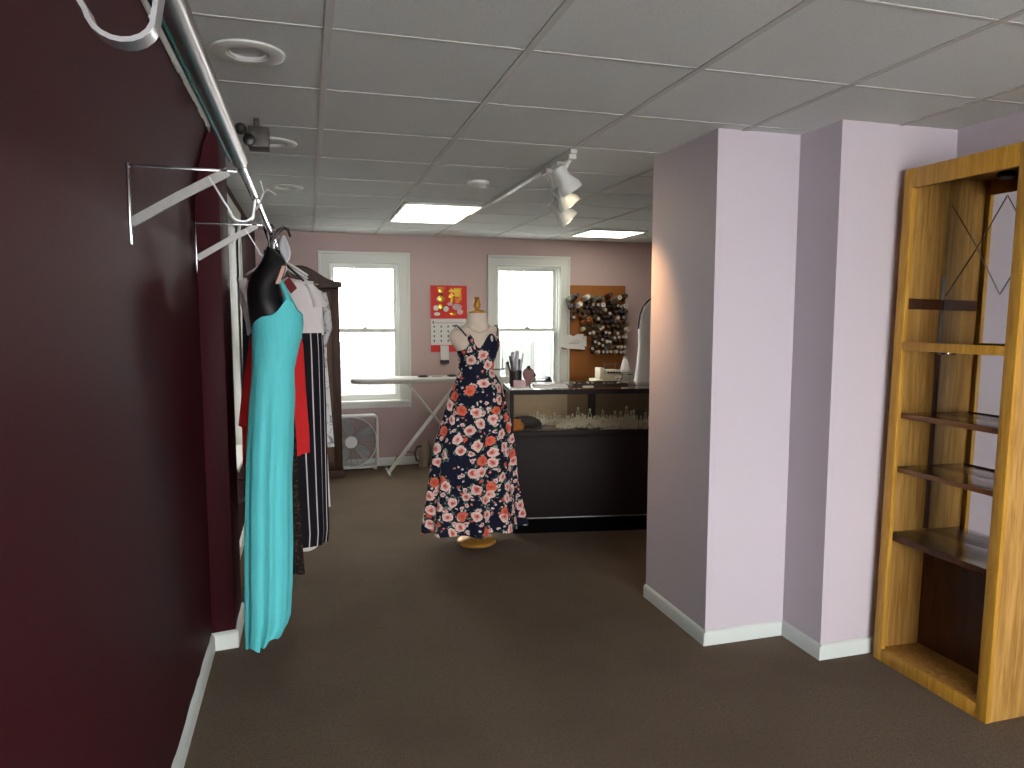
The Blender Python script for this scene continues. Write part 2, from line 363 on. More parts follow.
window(3, (XL, WY0, WZ0), (0, 1, 0), WY1-WY0, WZ0, WZ1)
b = MB(); fw = .07
r4 = bpy.data.objects.new('window_4', None); COL.objects.link(r4); r4['kind'] = 'structure'; r4.location = (0, -2.66, 0)
for x0, x1, z0, z1 in ((FX0, FX0+fw, FZ0, FZ1), (FX1-fw, FX1, FZ0, FZ1), (FX0, FX1, FZ0, FZ0+fw), (FX0, FX1, FZ1-fw, FZ1), ((FX0+FX1)/2-.03, (FX0+FX1)/2+.03, FZ0, FZ1)): b.box(x0, x1, -.05, .03, z0, z1, .004)
b.build('window_frame', M['white'], r4); b = MB(); b.box(FX0+.03, FX1-.03, -.012, -.006, FZ0+.03, FZ1-.03); b.build('pane', M['glass'], r4)
# outside
b = MB(); b.box(-14, 18, -16, -2.9, -.7, -.6); struct(b.build('outside_pavement', M['ground'], keep=True))
b = MB(); b.box(-14, 18, -2.9, 26, -.7, -.6); struct(b.build('outside_ground', mat('grey_yard', (205, 207, 204), .9, 0, .1, 3), keep=True))
struct(MB().box(-2.1, -1.9, 1.5, 9, -.6, 3.2).build('outside_wall_left', mat('grey_render', (84, 86, 86), .85), keep=True))
fc = thing('board_fence', 'pale board fence outside, seen low through both back windows', 'fence', (1.6, 11.5, -.6))
b = MB()
for k in range(44): b.box(-3.4+k*.17, -3.4+k*.17+.1685, -.012, .012, 0, 1.78+.03*math.sin(k*1.7), .003)
b.box(-3.4, 4.06, .012, .05, .3, .4); b.box(-3.4, 4.06, .012, .05, 1.4, 1.5); b.build('boards', mat('weathered_board', (92, 96, 95), .85, 0, .08, 3), fc)
for k in range(5):
    b = MB(); b.box(-3.3+k*1.8, -3.2+k*1.8, -.09, -.013, 0, 1.95, .008); b.build('post', M['white'], fc)
# sheer half curtain in the right back window (lower sash)
b = MB(); n = 90; rows = []
for z in (.72, .9, 1.1, 1.3, 1.385):
    rows.append([Vector((2.0+.69*i/n, 7.535+.010*math.sin(i*.9+z)+.006*math.sin(i*2.3), z)) for i in range(n+1)])
b.loft(rows, closed=False); tag(b.build('sheer_curtain', M['sheer']), 'sheer gathered white half curtain across lower sash of the right back window', 'curtain')
b = MB(); b.cyl((1.99, 7.535, 1.39), (2.70, 7.535, 1.39), .005, seg=10); tag(b.build('curtain_rod', M['white']), 'thin white rod carrying the sheer half curtain', 'curtain rod')
# ================================================================== HELPERS FOR CLOTH
def rings_from(rows, Y, dep, n=56, folds=0, amp=0., phase=0., yoff=0., start=0., fold2=0):
    """rows: (photo y, left x, right x) seen at depth Y -> closed rings with a real depth"""
    out = []
    for i, (py, xl, xr) in enumerate(rows):
        L, R = at(xl, py, Y), at(xr, py, Y); cx, hw, z = (L.x+R.x)/2, (R.x-L.x)/2, (L.z+R.z)/2
        d = dep[i] if isinstance(dep, (list, tuple)) else dep; u = i/(len(rows)-1); a = amp*max(0, (u-start)/(1-start)) if start < 1 else 0
        ring = []
        for k in range(n):
            t = 2*PI*k/n; f = 1+a*(.6*math.cos(folds*t+phase)+.4*math.cos(fold2*t+1.3+phase*.7))
            ring.append(Vector((cx+hw*math.cos(t)*(1+(f-1)*.55), Y+yoff+d*math.sin(t)*f, z)))
        out.append(ring)
    return out
def dense(rows, m=3):
    o = []
    for a, b in zip(rows, rows[1:]):
        for k in range(m):
            u = k/m; o.append(tuple(a[i]+(b[i]-a[i])*u for i in range(3)))
    return o+[rows[-1]]
def lerpl(v, m=3):
    o = []
    for a, b in zip(v, v[1:]): o += [a+(b-a)*k/m for k in range(m)]
    return o+[v[-1]]
# ================================================================== RAIL WALL
RX, RZ = -.137, 1.915
def bracket(Y, z, label, ribbon=False):
    t = thing('wall_bracket', label, 'bracket', (XL, Y, z), 0, 'chrome brackets along the maroon wall')
    b = MB(); b.box(0, .007, -.008, .008, -.215, .008, .002)
    for k in range(4): b.cyl((.006, 0, -.03-k*.05), (.009, 0, -.03-k*.05), .004, seg=8)
    b.build('wall_strip', M['chrome'], t)
    b = MB(); b.box(0, .285, -.0035, .0035, -.004, .004, .001); b.build('arm', M['chrome'], t)
    b = MB(); b.strip([(.006, 0, -.155), (.13, 0, -.078), (.262, 0, -.003)], (0, .007, 0), .026); b.build('brace', M['steel'], t)
    b = MB(); b.strip([(.212, 0, -.022), (.245, 0, -.08), (.266, 0, -.116)]+[(.297+.030*math.cos(a), 0, -.116+.026*math.sin(a)*1.0) for a in [PI+PI*k/10 for k in range(1, 11)]]+[(.330, 0, -.10), (.334, 0, -.079)], (0, .026, 0), .005); b.build('rod_hook', mat('hook_metal', (186, 187, 190), .32, .7, .05), t)
    return t
bracket(.82, 1.976, 'chrome rod bracket nearest the camera, its bright hook at the top left edge')
bracket(2.22, 1.976, 'thin chrome bracket with pale diagonal brace on bare maroon wall')
bracket(3.47, 1.976, 'chrome bracket on the maroon pilaster corner, just left of the black form')
bracket(4.9, .5, 'small dim bracket low on the wall below the side window sill')
t = thing('clothes_rod', 'long chrome telescoping clothes rod held in bracket hooks along the left wall', 'clothes rod', (RX, 2.4, RZ))
b = MB(); b.cyl((RX, 1.4, RZ), (RX, 4.75, RZ), .0115, seg=20); b.build('inner_tube', M['chrome'], t, True)
b = MB(); b.lathe([(.0118, -.0), (.0172, .0), (.0178, .006), (.0172, .012), (.0172, 1.55), (.0118, 1.55)], (RX, .22, RZ), 28, 'y'); b.build('outer_tube', M['steel'], t, True)
b = MB(); b.cyl((RX-.0148, .24, RZ-.0098), (RX-.0148, 1.72, RZ-.0098), .005, seg=10); b.build('green_stripe', M['gtint'], t, True)  # dark green line along the lower left of the outer tube
b = MB(); b.strip([(-.14, 2.30, 1.875), (-.125, 2.3, 1.90), (-.112, 2.3, 1.933), (-.10, 2.3, 1.94), (-.078, 2.3, 1.925)], (0, .03, 0), .002); b.strip([(-.112, 2.3, 1.933), (-.118, 2.31, 1.955), (-.121, 2.31, 1.965)], (0, .02, 0), .002)
tag(b.build('ribbon_tie', M['wcloth']), 'white ribbon tied round the chrome rod beside the second bracket hook', 'ribbon')
# ---- black half torso with the aqua gown
YA = 3.12
t = thing('torso_form', 'shiny black hanging half torso form wearing the aqua gown', 'mannequin', (RX, YA, 1.2))
rows = [(247, 266.5, 271.5), (253, 265, 278), (262, 261, 286.5), (268, 257, 287), (275, 251, 285), (283, 248, 280.5), (292, 247, 280), (303, 247.5, 285), (316, 249, 299), (330, 251.5, 301), (348, 252, 297), (370, 253, 292)]
dp = [.012, .03, .04, .05, .065, .075, .085, .095, .1, .1, .085, .075]
b = MB(); b.loft(rings_from(dense(rows), YA, lerpl(dp))); b.build('torso', M['black'], t, True)
b = MB(); p0 = at(269, 248, YA); b.tube([p0, p0+Vector((0, 0, .03))]+[Vector((RX+.018*math.cos(a), YA, RZ+.006+.019*math.sin(a))) for a in [PI*(1.15-1.15*k/9) for k in range(10)]], .0045, 8); b.build('hook', M['chrome'], t, True)
t = thing('aqua_gown', 'long aqua one-shoulder gown hanging on the black torso form', 'dress', (RX, YA, .12))
rows = [(318, 250.5, 303), (324, 251, 303.8), (333, 251.7, 302.6), (345, 251.7, 299.8), (358, 251.7, 297), (369, 251.5, 294.6), (374, 251.2, 294.4), (380, 251, 294.5), (392, 250, 295), (405, 249, 294.6), (423, 248, 293.5), (449, 246.5, 293), (480, 245.5, 291.5), (515, 245, 292), (545, 244.8, 292.4), (584, 245, 291.7), (615, 245.3, 290), (624, 245.4, 287), (634, 246, 281)]
dp = [.105, .112, .112, .105, .095, .088, .087, .09, .1, .105, .108, .105, .1, .1, .1, .105, .11, .11, .11]
rg = rings_from(dense(rows, 2), YA, lerpl(dp, 2), 72, 9, .13, .4, 0, .25, 14)
for k in range(72):
    tt = 2*PI*k/72; x = math.cos(tt); g = .062*math.exp(-((x-.45)/.33)**2)-.012*max(0, -x)+.012; rg[0][k].z += g; rg[1][k].z += g*.55; rg[2][k].z += g*.25
    rg[-1][k].z += -.03*(x < -.1)*(1 if math.sin(tt) < 0 else .4)+.012*math.sin(5*tt)
b = MB(); b.loft(rg, uvw=1); b.build('dress_body', M['aqua'], t, True)
b = MB(); rows = [(280, 277, 282.5), (285, 278.5, 285.5), (291, 281, 288.5), (298, 282.5, 292), (305, 282, 295.5), (311, 281, 299), (317, 280, 302)]
b.loft(rings_from(dense(rows, 2), YA, lerpl([.05, .06, .075, .085, .092, .095, .09], 2), 20)); b.build('shoulder_strap', M['aqua'], t, True)
b = MB(); b.strip([at(277, 284, YA-.06), at(280.5, 275, YA-.05), at(283.5, 266, YA-.03)], (.014, .01, 0), .006); tag(b.build('garment_label', mat('pink_label', (206, 160, 150), .7)), 'pale pink size label on the aqua gown shoulder strap', 'label')
# ---- hangers and other clothes
def hanger(Y, hw, mt, label, tilt=.12, nm='clothes_hanger'):
    t = thing(nm, label, 'hanger', (RX, Y, RZ), 0, 'hangers on the chrome rod')
    b = MB(); b.tube([Vector((.018*math.cos(a), 0, .0035+.0172*math.sin(a))) for a in [PI*(-.25+1.2*k/9) for k in range(10)][::-1]]+[Vector((.004, 0, -.035)), Vector((0, 0, -.062))], .0024, 8); b.build('hook', M['chrome'], t)
    b = MB(); pts = [(-hw, 0, -.062-tilt), (-hw*.6, 0, -.062-tilt*.5), (-.03, 0, -.066), (0, 0, -.058), (.03, 0, -.066), (hw*.6, 0, -.062-tilt*.5), (hw, 0, -.062-tilt)]
    b.tube(pts, .006, 8); b.build('shoulder_bar', mt, t); return t
hanger(3.34, .05, M['black'], 'black hanger of the brown lace dress right behind the black torso')
hanger(3.54, .05, M['black'], 'black hanger carrying the bright red top', .08)
hanger(3.86, .15, M['wplastic'], 'white hanger of the striped skirt dress with white top', .08)
hanger(4.18, .15, M['wplastic'], 'white hanger carrying the grey print robe', .08)
hanger(4.52, .15, M['wplastic'], 'white hanger of the farthest white gown on the rod', .08)
hanger(4.02, .13, M['black'], 'black hanger of the charcoal gown near the side window', .1)
YL = 3.32
b = MB(); rows = [(300, 262, 284), (330, 258, 290), (380, 262, 292), (440, 256, 296), (500, 254, 298), (545, 252, 300.5), (574, 250, 302)]
rg = rings_from(dense(rows), YL, lerpl([.02, .035, .03, .035, .045, .05, .055]), 48, 7, .25, 1, 0, .3, 11)
for k in range(48): rg[-1][k].z += .01*math.sin(6*2*PI*k/48)
b.loft(rg, uvw=1); tag(b.build('lace_dress', M['lace']), 'dark brown lace dress whose hem shows right of the aqua gown hem', 'dress')
YR = 3.54
t = thing('red_top', 'bright red flared top hanging behind the aqua gown', 'top', (RX, YR, .9))
b = MB(); rows = [(281, 266, 281), (288, 262, 285), (305, 258, 292), (322, 254, 298), (345, 249, 303), (372, 245, 304.5), (400, 241.5, 306), (424, 239, 307.5), (426, 243, 307.8), (440, 243.5, 308.3), (459, 244, 308.5)]
rg = rings_from(dense(rows, 2), YR, lerpl([.012, .03, .04, .04, .045, .045, .05, .05, .05, .05, .05], 2), 48, 6, .12, 0, 0, .3, 9)
for k in range(48): rg[-1][k].z += .025*math.cos(2*PI*k/48)
b.loft(rg); b.build('body', M['red'], t, True)
b = MB(); b.loft(rings_from([(281.5, 265.5, 281.5), (284, 264, 283), (286, 263, 284)], YR, [.016, .026, .033], 32)); b.build('neckband', M['red'], t, True)
b = MB(); rows = [(276, 262, 286), (290, 243, 300), (330, 243, 298), (400, 244, 300), (500, 247, 298)]
b.loft(rings_from(dense(rows), 4.02, lerpl([.012, .022, .028, .032, .036]), 36, 6, .2, .3, 0, .2, 9)); tag(b.build('charcoal_gown', M['grey']), 'charcoal grey gown hanging beside the side window behind the white cap sleeve', 'dress')
YS = 3.86
t = thing('striped_dress', 'dress with white cap-sleeved top and black skirt with white pinstripes', 'dress', (RX, YS, .3))
b = MB(); rows = [(277, 270, 288), (281, 246, 303), (288, 238, 313), (300, 240, 322), (312, 243, 321.5), (322, 246, 320), (335, 248, 323)]
b.loft(rings_from(dense(rows), YS, lerpl([.02, .04, .055, .062, .06, .055, .055]), 48, 8, .08, .5, 0, .2, 13)); b.build('white_bodice', M['wcloth'], t, True)
b = MB(); b.loft(rings_from([(284, 303, 313), (292, 307, 321), (303, 310, 326.5), (307, 311, 327)], YS, [.03, .05, .06, .06], 24)); b.build('cap_sleeve', M['wcloth'], t, True)
b = MB(); b.loft(rings_from([(278, 236, 247), (288, 238.5, 249), (300, 243, 251), (308, 247, 252)], YS, [.02, .035, .04, .03], 24)); b.build('cap_sleeve', M['wcloth'], t, True)
b = MB(); rows = [(333, 249, 322.8), (350, 248, 324), (400, 250, 325.5), (450, 256, 326.5), (500, 262, 327.5), (530, 266, 328.3), (543, 267, 327)]
b.loft(rings_from(dense(rows), YS, lerpl([.057, .065, .08, .09, .1, .105, .105]), 96, 8, .1, .2, 0, .0, 12), uvw=1.1); b.build('striped_skirt', M['stripe'], t, True)
b = MB(); b.strip([at(286, 280, 3.77), at(290, 285, 3.765), at(294, 291, 3.765)], (.03, 0, .028), .005); b.build('collar_tag', mat('dark_red_tag', (112, 24, 34), .8), t, True)
b = MB(); b.loft(rings_from([(541, 288, 318), (546, 290, 318), (548, 294, 316)], YS, [.07, .07, .06], 32, 5, .1)); b.build('lining', M['wcloth'], t, True)
YW = 4.18
t = thing('print_robe', 'grey and white print robe hanging right of the striped dress', 'robe', (RX, YW, .6))
b = MB(); rows = [(284, 276, 300), (291, 262, 322), (310, 262, 326), (360, 264, 326), (400, 266, 329), (448, 268, 332.5)]
b.loft(rings_from(dense(rows), YW, lerpl([.015, .035, .05, .05, .055, .06]), 48, 7, .16, 0, 0, .2, 10)); b.build('robe_body', M['robe'], t, True)
b = MB(); pr = [at(x, y, YW) for x, y in ((323, 293), (326.5, 312), (328.5, 328), (324.5, 343))]; b.tube([p+Vector((0, -.03, 0)) for p in pr], [.018, .022, .02, .012], 12); b.build('sleeve', M['robe'], t, True)
b = MB(); rows = [(288, 286, 304), (298, 274, 318), (350, 276, 320), (430, 276, 325), (508, 278, 329)]
b.loft(rings_from(dense(rows), 4.52, lerpl([.012, .03, .04, .045, .06]), 40, 6, .15, .5, 0, .2, 9)); tag(b.build('white_gown', M['wcloth']), 'long white gown at the far end of the rod, its hem beside the striped skirt', 'dress')
# black hook hanger and clear bag bunched on the rod
t = thing('hook_hanger', 'thick black hanger hook over the rod above the bunched plastic bag', 'hanger', (RX, 3.24, RZ))
b = MB(); b.tube([at(x, y, 3.24) for x, y in ((270, 243), (274, 237), (279, 230.5), (284, 227.5), (288, 230), (290.5, 237))], [.007, .008, .008, .007, .0065, .005], 10); b.build('hook', M['black'], t, True)
b = MB(); b.tube([at(272, 238, 3.24)+Vector((0, .0, 0)), at(270, 246, 3.24), at(266, 262, 3.24)], .007, 8); b.build('neck', M['black'], t, True)
b = MB(); rg = []
for i, (y, xl, xr) in enumerate([(236, 281, 285), (241, 278, 287), (247, 277.5, 289.5), (253, 279, 291), (258, 282, 290), (263, 285, 287)]):
    L, R = at(xl, y, 3.42), at(xr, y, 3.42); rg.append([Vector(((L.x+R.x)/2+(R.x-L.x)/2*math.cos(a)*(1+.15*RNG.uniform(-1, 1)), 3.42+.035*math.sin(a), L.z)) for a in [2*PI*k/14 for k in range(14)]])
b.loft(rg); tag(b.build('plastic_bag', M['frost']), 'clear plastic bag bunched up at the hangers above the pink label', 'bag')
t = thing('clip_hanger', 'white bar hanger with metal clip end in front of the wardrobe pediment', 'hanger', (.03, 4.9, 1.79))
pa, pb = at(290, 281.5, 4.9), at(313.5, 284, 4.9)
b = MB(); b.cyl(pa, pb, .017, seg=16); b.build('bar', M['wplastic'], t, True); b = MB(); b.cyl(pb, at(318.5, 284.8, 4.9), .009, .003, 12); b.build('clip_end', M['chrome'], t, True)
b = MB(); q = pa+(pb-pa)*.35; b.tube([q, q+Vector((-.03, 0, .03)), Vector((RX+.03, 4.9-.0, RZ-.06)), Vector((RX+.02, 4.85, RZ-.02)), Vector((RX+.018, 4.75, RZ+.016)), Vector((RX, 4.73, RZ+.0155)), Vector((RX-.012, 4.73, RZ+.012))], .0025, 8); b.build('hook', M['chrome'], t, True)
# ================================================================== WARDROBE
WX0, WX1, WYF, WYB = -.415, .306, 7.02, 7.22
t = thing('wardrobe', 'dark walnut wardrobe with arched pediment beside the left back window', 'wardrobe', ((WX0+WX1)/2, (WYF+WYB)/2, 0))
zt = 1.84
b = MB(); b.box(WX0, WX1, WYF+.012, WYB, .07, zt, .004); b.box(WX0-.012, WX1+.012, WYF-.006, WYB, 0, .075, .006); b.build('carcass', M['walnut'], t, True)
b = MB(); W2 = WX1-WX0+.05; xc = (WX0+WX1)/2; top = []
for k in range(25):
    u = k/24*2-1; a = abs(u); hz = .045+.15*(1-min(1, a/.93)**2)**1.0 if a < .93 else .045; hz = .05+.145*(.5+.5*math.cos(PI*min(1, a/.9)))
    top.append((xc+u*W2/2, zt+hz))
poly = [(xc-W2/2, zt-.002)]+top+[(xc+W2/2, zt-.002)]
b.prism(poly, lambda x, z: Vector((x, WYF-.03, z)), lambda x, z: Vector((x, WYF+.03, z)))
b.strip([Vector((x, WYF-.03, z-.008)) for x, z in top], (0, .04, 0), .022); b.build('pediment', M['walnut'], t, True)
for s, nm in ((0, 'door'), (1, 'door')):
    x0 = WX0+.03 if s == 0 else xc+.003; x1 = xc-.003 if s == 0 else WX1-.03
    b = MB()
    for (a0, a1, z0, z1) in ((x0, x0+.05, .1, zt-.03), (x1-.05, x1, .1, zt-.03), (x0+.05, x1-.05, .1, .17), (x0+.05, x1-.05, zt-.1, zt-.03), (x0+.05, x1-.05, .6, .66)): b.box(a0, a1, WYF-.008, WYF+.0125, z0, z1, .003)
    d = b.build('door', M['walnut'], t, True)
    b = MB(); b.box(x0+.045, x1-.045, WYF+.001, WYF+.011, .165, .61); b.box(x0+.045, x1-.045, WYF+.001, WYF+.011, .655, zt-.095); b.build('panel', M['walnut2'], d, True)
    kx = x1-.025 if s == 0 else x0+.025; kx = (x1-.03) if s == 1 else kx
    b = MB(); b.lathe([(.004, 0), (.005, -.012), (.012, -.018), (.013, -.026), (.006, -.031)], (kx if s == 0 else x0+.026, WYF-.008, 1.42), 14, 'y'); b.build('knob', M['gold'], d, True)
# ================================================================== BACK WALL ROW
# box fan
FX, FYc, FZ, HW = .405, 7.36, .295, .275
t = thing('box_fan', 'white square box fan on the floor between wardrobe and ironing board', 'fan', (FX, FYc, 0))
def rrect(w, h, r, n=6):
    o = []
    for cx, cz, a0 in ((w-r, h-r, 0), (-w+r, h-r, PI/2), (-w+r, -h+r, PI), (w-r, -h+r, 1.5*PI)):
        for k in range(n+1): a = a0+PI/2*k/n; o.append((cx+r*math.cos(a), cz+r*math.sin(a)))
    return o
b = MB(); yo, yi = FYc-.055, FYc+.055; out = rrect(HW, HW, .05); inn = rrect(HW-.022, HW-.022, .035)
V = lambda p, y: Vector((FX+p[0], y, FZ+p[1]))
for A in ([[V(p, yo+.008) for p in out], [V(p, yo) for p in rrect(HW-.008, HW-.008, .045)], [V(p, yo) for p in inn], [V(p, yi) for p in inn], [V(p, yi) for p in out]],):
    A = A+[A[0]]; b.loft(A, (False, False))
b.build('housing', M['wplastic'], t, True)
b = MB()
for r in (.255,): b.tube(circ((FX, yo+.004, FZ), r, 48), .0065, 8)
b.build('grille_ring', M['wplastic'], t, True)
b = MB()
for r in [.07+.0125*k for k in range(15)]: b.tube(circ((FX, yo+.012, FZ), r, 40), .0018, 5)
for k in range(24):
    a = 2*PI*k/24; b.tube([(FX+.06*math.cos(a), yo+.01, FZ+.06*math.sin(a)), (FX+.255*math.cos(a), yo+.01, FZ+.255*math.sin(a))], .0016, 5)
b.build('grille', M['gplastic'], t, True)
b = MB(); b.lathe([(.0, .0), (.055, .0), (.062, .006), (.062, .03)], (FX, yo+.004, FZ), 28, 'y'); b.build('hub', M['wplastic'], t, True)
for k in range(5):
    a = 2*PI*k/5+.5; b = MB(); rg = []
    for r, w in ((.05, .05), (.12, .085), (.2, .105), (.235, .07)):
        c = Vector((math.cos(a)*r, 0, math.sin(a)*r)); tg = Vector((-math.sin(a), .45, math.cos(a)))
        rg.append([c+tg*w/2*u+Vector((0, v, 0)) for u, v in ((-1, -.002), (1, -.002), (1, .002), (-1, .002))])
    b.loft([[Vector((FX, FYc, FZ))+p for p in r] for r in rg]); b.build('blade', mat('pale_blade', (196, 200, 204), .45), t, True)
b = MB(); b.box(FX-HW+.02, FX-HW+.05, yo+.02, yi-.02, 0, .022, .003); b.build('foot', M['wplastic'], t, True); b = MB(); b.box(FX+HW-.05, FX+HW-.02, yo+.02, yi-.02, 0, .022, .003); b.build('foot', M['wplastic'], t, True)
# ironing board
IY = 7.05
t = thing('ironing_board', 'long ironing board with pale cover under the left back window', 'ironing board', (1.1, IY, 0))
zt = at(420, 379, IY).z+.012; xa = at(351.4, 380, IY).x; xb = xa+1.32
def outline(e=0):
    o = []
    for k in range(13): a = PI/2+PI*k/12; o.append((xa+.28+math.cos(a)*(.28+e), math.sin(a)*(.085+.05*(math.cos(a)+1)+e)*1.0))
    o = [(xa+.12+.0*e, .09+e)]+[] if False else o
    return [(xb+e, -.17-e), (xb+e, .17+e)]+[(xa+.55, .17+e)]+[(xa+.28-(.28+e)*math.sin(PI*k/10), (.15+e)*math.cos(PI*k/10)) for k in range(11)]+[(xa+.55, -.17-e)]
b = MB(); b.loft([[Vector((x, IY+y, zt-.04)) for x, y in outline(-.006)], [Vector((x, IY+y, zt-.03)) for x, y in outline(.006)], [Vector((x, IY+y, zt-.003)) for x, y in outline(.006)], [Vector((x, IY+y, zt+.006)) for x, y in outline(-.01)]]); b.build('padded_top', mat('ironing_cover', (188, 186, 182), .8, 0, .05, 80), t, True)
def leg(px0, px1, dy):
    p, q = at(*px0, IY), at(*px1, IY); q.z = .02; p.z = zt-.043
    for s in (-dy, dy): b.tube([p+Vector((0, s, 0)), q+Vector((0, s, 0))], .0095, 10)
    b.tube([q+Vector((0, -.2, 0)), q+Vector((0, .2, 0))], .011, 10)
ptop = at(466, 383, IY); 
b = MB(); leg((459, 383), (388.5, 470), .045); b.build('leg', M['wplastic'], t, True)
b = MB(); leg((407, 383), (476, 470), .065); b.build('leg', M['wplastic'], t, True)
q = at(388.5, 470, IY)
for s in (-.2, .2):
    b = MB(); b.cyl((q.x, IY+s-.015, .02), (q.x, IY+s+.015, .02), .0195, seg=14); b.build('foot_cap', M['gplastic'], t, True)
b = MB(); b.box(at(400, 383, IY).x, xb-.1, IY-.05, IY+.05, zt-.05, zt-.0395, .002); b.build('rail', M['wplastic'], t, True)
for i, (px, w, lab) in enumerate(((423, .055, 'black flat disc on the ironing board left of the floral dress'), (452, .05, 'black flat disc on the ironing board right behind the floral dress bodice'))):
    b = MB(); c = at(px, 376, IY); b.lathe([(w*.6, 0), (w, .006), (w, .012), (w*.7, .022), (.0, .024)], (c.x, IY, zt+.005), 20); tag(b.build('tailor_weight', M['black']), lab, 'weight', 'dark discs on the ironing board')
b = MB(); c = at(437, 376, IY); b.box(c.x-.05, c.x+.05, IY-.02, IY+.02, zt+.0055, zt+.011, .002); tag(b.build('ruler', M['gplastic']), 'thin grey strip lying between the black discs on the ironing board', 'ruler')
# iron standing on its heel on the floor, its cord
IYY = 7.33
t = thing('clothes_iron', 'beige iron upright on the floor between ironing board leg and floral dress', 'iron', (1.16, IYY, 0))
rows = [(467, 419, 428.5), (458, 418.4, 430), (450, 419.5, 430.5), (444, 422, 429.5), (440.8, 425.3, 427.5)]
b = MB(); b.loft(rings_from(dense(rows, 2), IYY, lerpl([.05, .055, .045, .028, .008], 2), 20)); b.build('body', mat('beige_plastic', (170, 158, 140), .45), t, True)
b = MB(); b.loft(rings_from([(466.5, 428, 431.5), (455, 429.5, 432.5), (446, 429, 431), (441, 427, 428)], IYY, [.052, .056, .036, .01], 16)); b.build('soleplate', M['steel'], t, True)
b = MB(); b.tube([at(x, y, IYY) for x, y in ((420.5, 462), (416.5, 460), (415, 453), (417, 447), (421.5, 446))], .011, 8); b.build('handle', mat('brown_plastic', (96, 84, 74), .4), t, True)
b = MB(); b.tube([at(415, 453, IYY), at(408, 451.5, IYY), at(401, 453.5, IYY), at(396, 458, IYY), Vector((at(393, 463, 7.3).x, 7.3, .01)), Vector((at(391, 468, 7.3).x, 7.28, .006))], .0045, 8); b.build('cord', mat('brown_cord', (92, 62, 50), .6), t, True)
# calendar
Yc = 7.485
cx0, cx1 = at(430.5, 300, Yc).x, at(466.8, 300, Yc).x; zc = [at(431, y, Yc).z for y in (285.3, 318.5, 345, 352, 345.5, 360.2, 363.8)]
t = thing('wall_calendar', 'red and gold wall calendar on the pink wall between the two back windows', 'calendar', ((cx0+cx1)/2, Yc, zc[3]))
b = MB(); b.box(cx0, cx1, Yc-.002, Yc+.006, zc[1], zc[0]); b.build('picture', M['rpaper'], t, True)
b = MB(); b.box(cx0, cx1, Yc-.004, Yc+.006, zc[2], zc[1]-.004); b.mi = 1; w = cx1-cx0; hh = zc[1]-zc[2]
b.box(cx0+.02, cx0+.032, Yc-.0055, Yc-.0035, zc[1]-.055, zc[1]-.025); b.box(cx0+.04, cx1-.03, Yc-.0055, Yc-.0035, zc[1]-.048, zc[1]-.044)
for r in range(4):
    for c in range(5):
        x = cx0+.035+c*(w-.06)/4.4; z = zc[1]-.085-r*.05; b.box(x-.007, x+.007, Yc-.0055, Yc-.0035, z-.01, z+.01)
b.build('date_page', [M['paper'], M['ink']], t, True)
b = MB(); b.box(cx0, cx1, Yc-.003, Yc+.006, zc[3], zc[2]-.001); b.build('bottom_strip', M['rpaper'], t, True)
b = MB(); b.box(cx0+.1, cx0+.19, Yc-.009, Yc-.0045, zc[5], zc[2]-.006); ns = b.build('tear_off_slip', M['paper'], t, True)
b = MB(); b.box(cx0+.098, cx0+.192, Yc-.012, Yc-.004, zc[6], zc[5], .002); b.build('slip_holder', mat('dark_bar', (52, 40, 40), .5), ns, True)
def gold_char():                                            # the gold character on the calendar
    cu = bpy.data.curves.new('character', 'FONT'); cu.body = '福'; cu.size = .15; cu.extrude = .003; cu.offset = .003; cu.align_x = 'CENTER'; cu.align_y = 'CENTER'
    o = bpy.data.objects.new('tmp', cu); COL.objects.link(o); dg = bpy.context.evaluated_depsgraph_get(); me = bpy.data.meshes.new_from_object(o.evaluated_get(dg)); bpy.data.objects.remove(o)
    me.name = 'gold_character'; c = at(455, 296, Yc)
    me.transform(Matrix.Translation(Vector((c.x, Yc-.006, c.z))-t.location) @ Matrix.Rotation(PI/2, 4, 'X') @ Matrix.Diagonal((1, 1.08, 1, 1)))
    me.materials.clear(); me.materials.append(M['gfoil']); ob = bpy.data.objects.new('gold_character', me); COL.objects.link(ob); ob.parent = t
gold_char()
b = MB()                                                    # plain rounded gold and pale figures in relief
for (px, py, rx, rz, mi) in ((441, 291, .032, .022, 0), (441, 288, .05, .008, 0), (441, 299, .045, .035, 0), (436, 308, .03, .03, 1), (446, 309, .03, .03, 1), (441, 307, .03, .03, 0), (450, 304, .03, .02, 2), (457, 307, .055, .035, 2), (460, 312, .035, .028, 2), (437, 314, .035, .02, 1), (453, 314, .04, .015, 0), (438, 299, .016, .02, 1), (441, 294.5, .02, .012, 3)):
    b.mi = mi; c = at(px, py, Yc); b.ball((c.x, Yc-.003, c.z), 1, 2, (rx, .004, rz))
b.build('figures', [M['gfoil'], M['paper'], M['pinkp'], M['brown']], t, True)
b = MB(); c = at(449, 281, Yc); b.tube([(cx0+.17, Yc, zc[0]), (c.x, Yc+.002, c.z), (cx1-.17, Yc, zc[0])], .0015, 6); b.build('hanging_string', M['gplastic'], t, True)
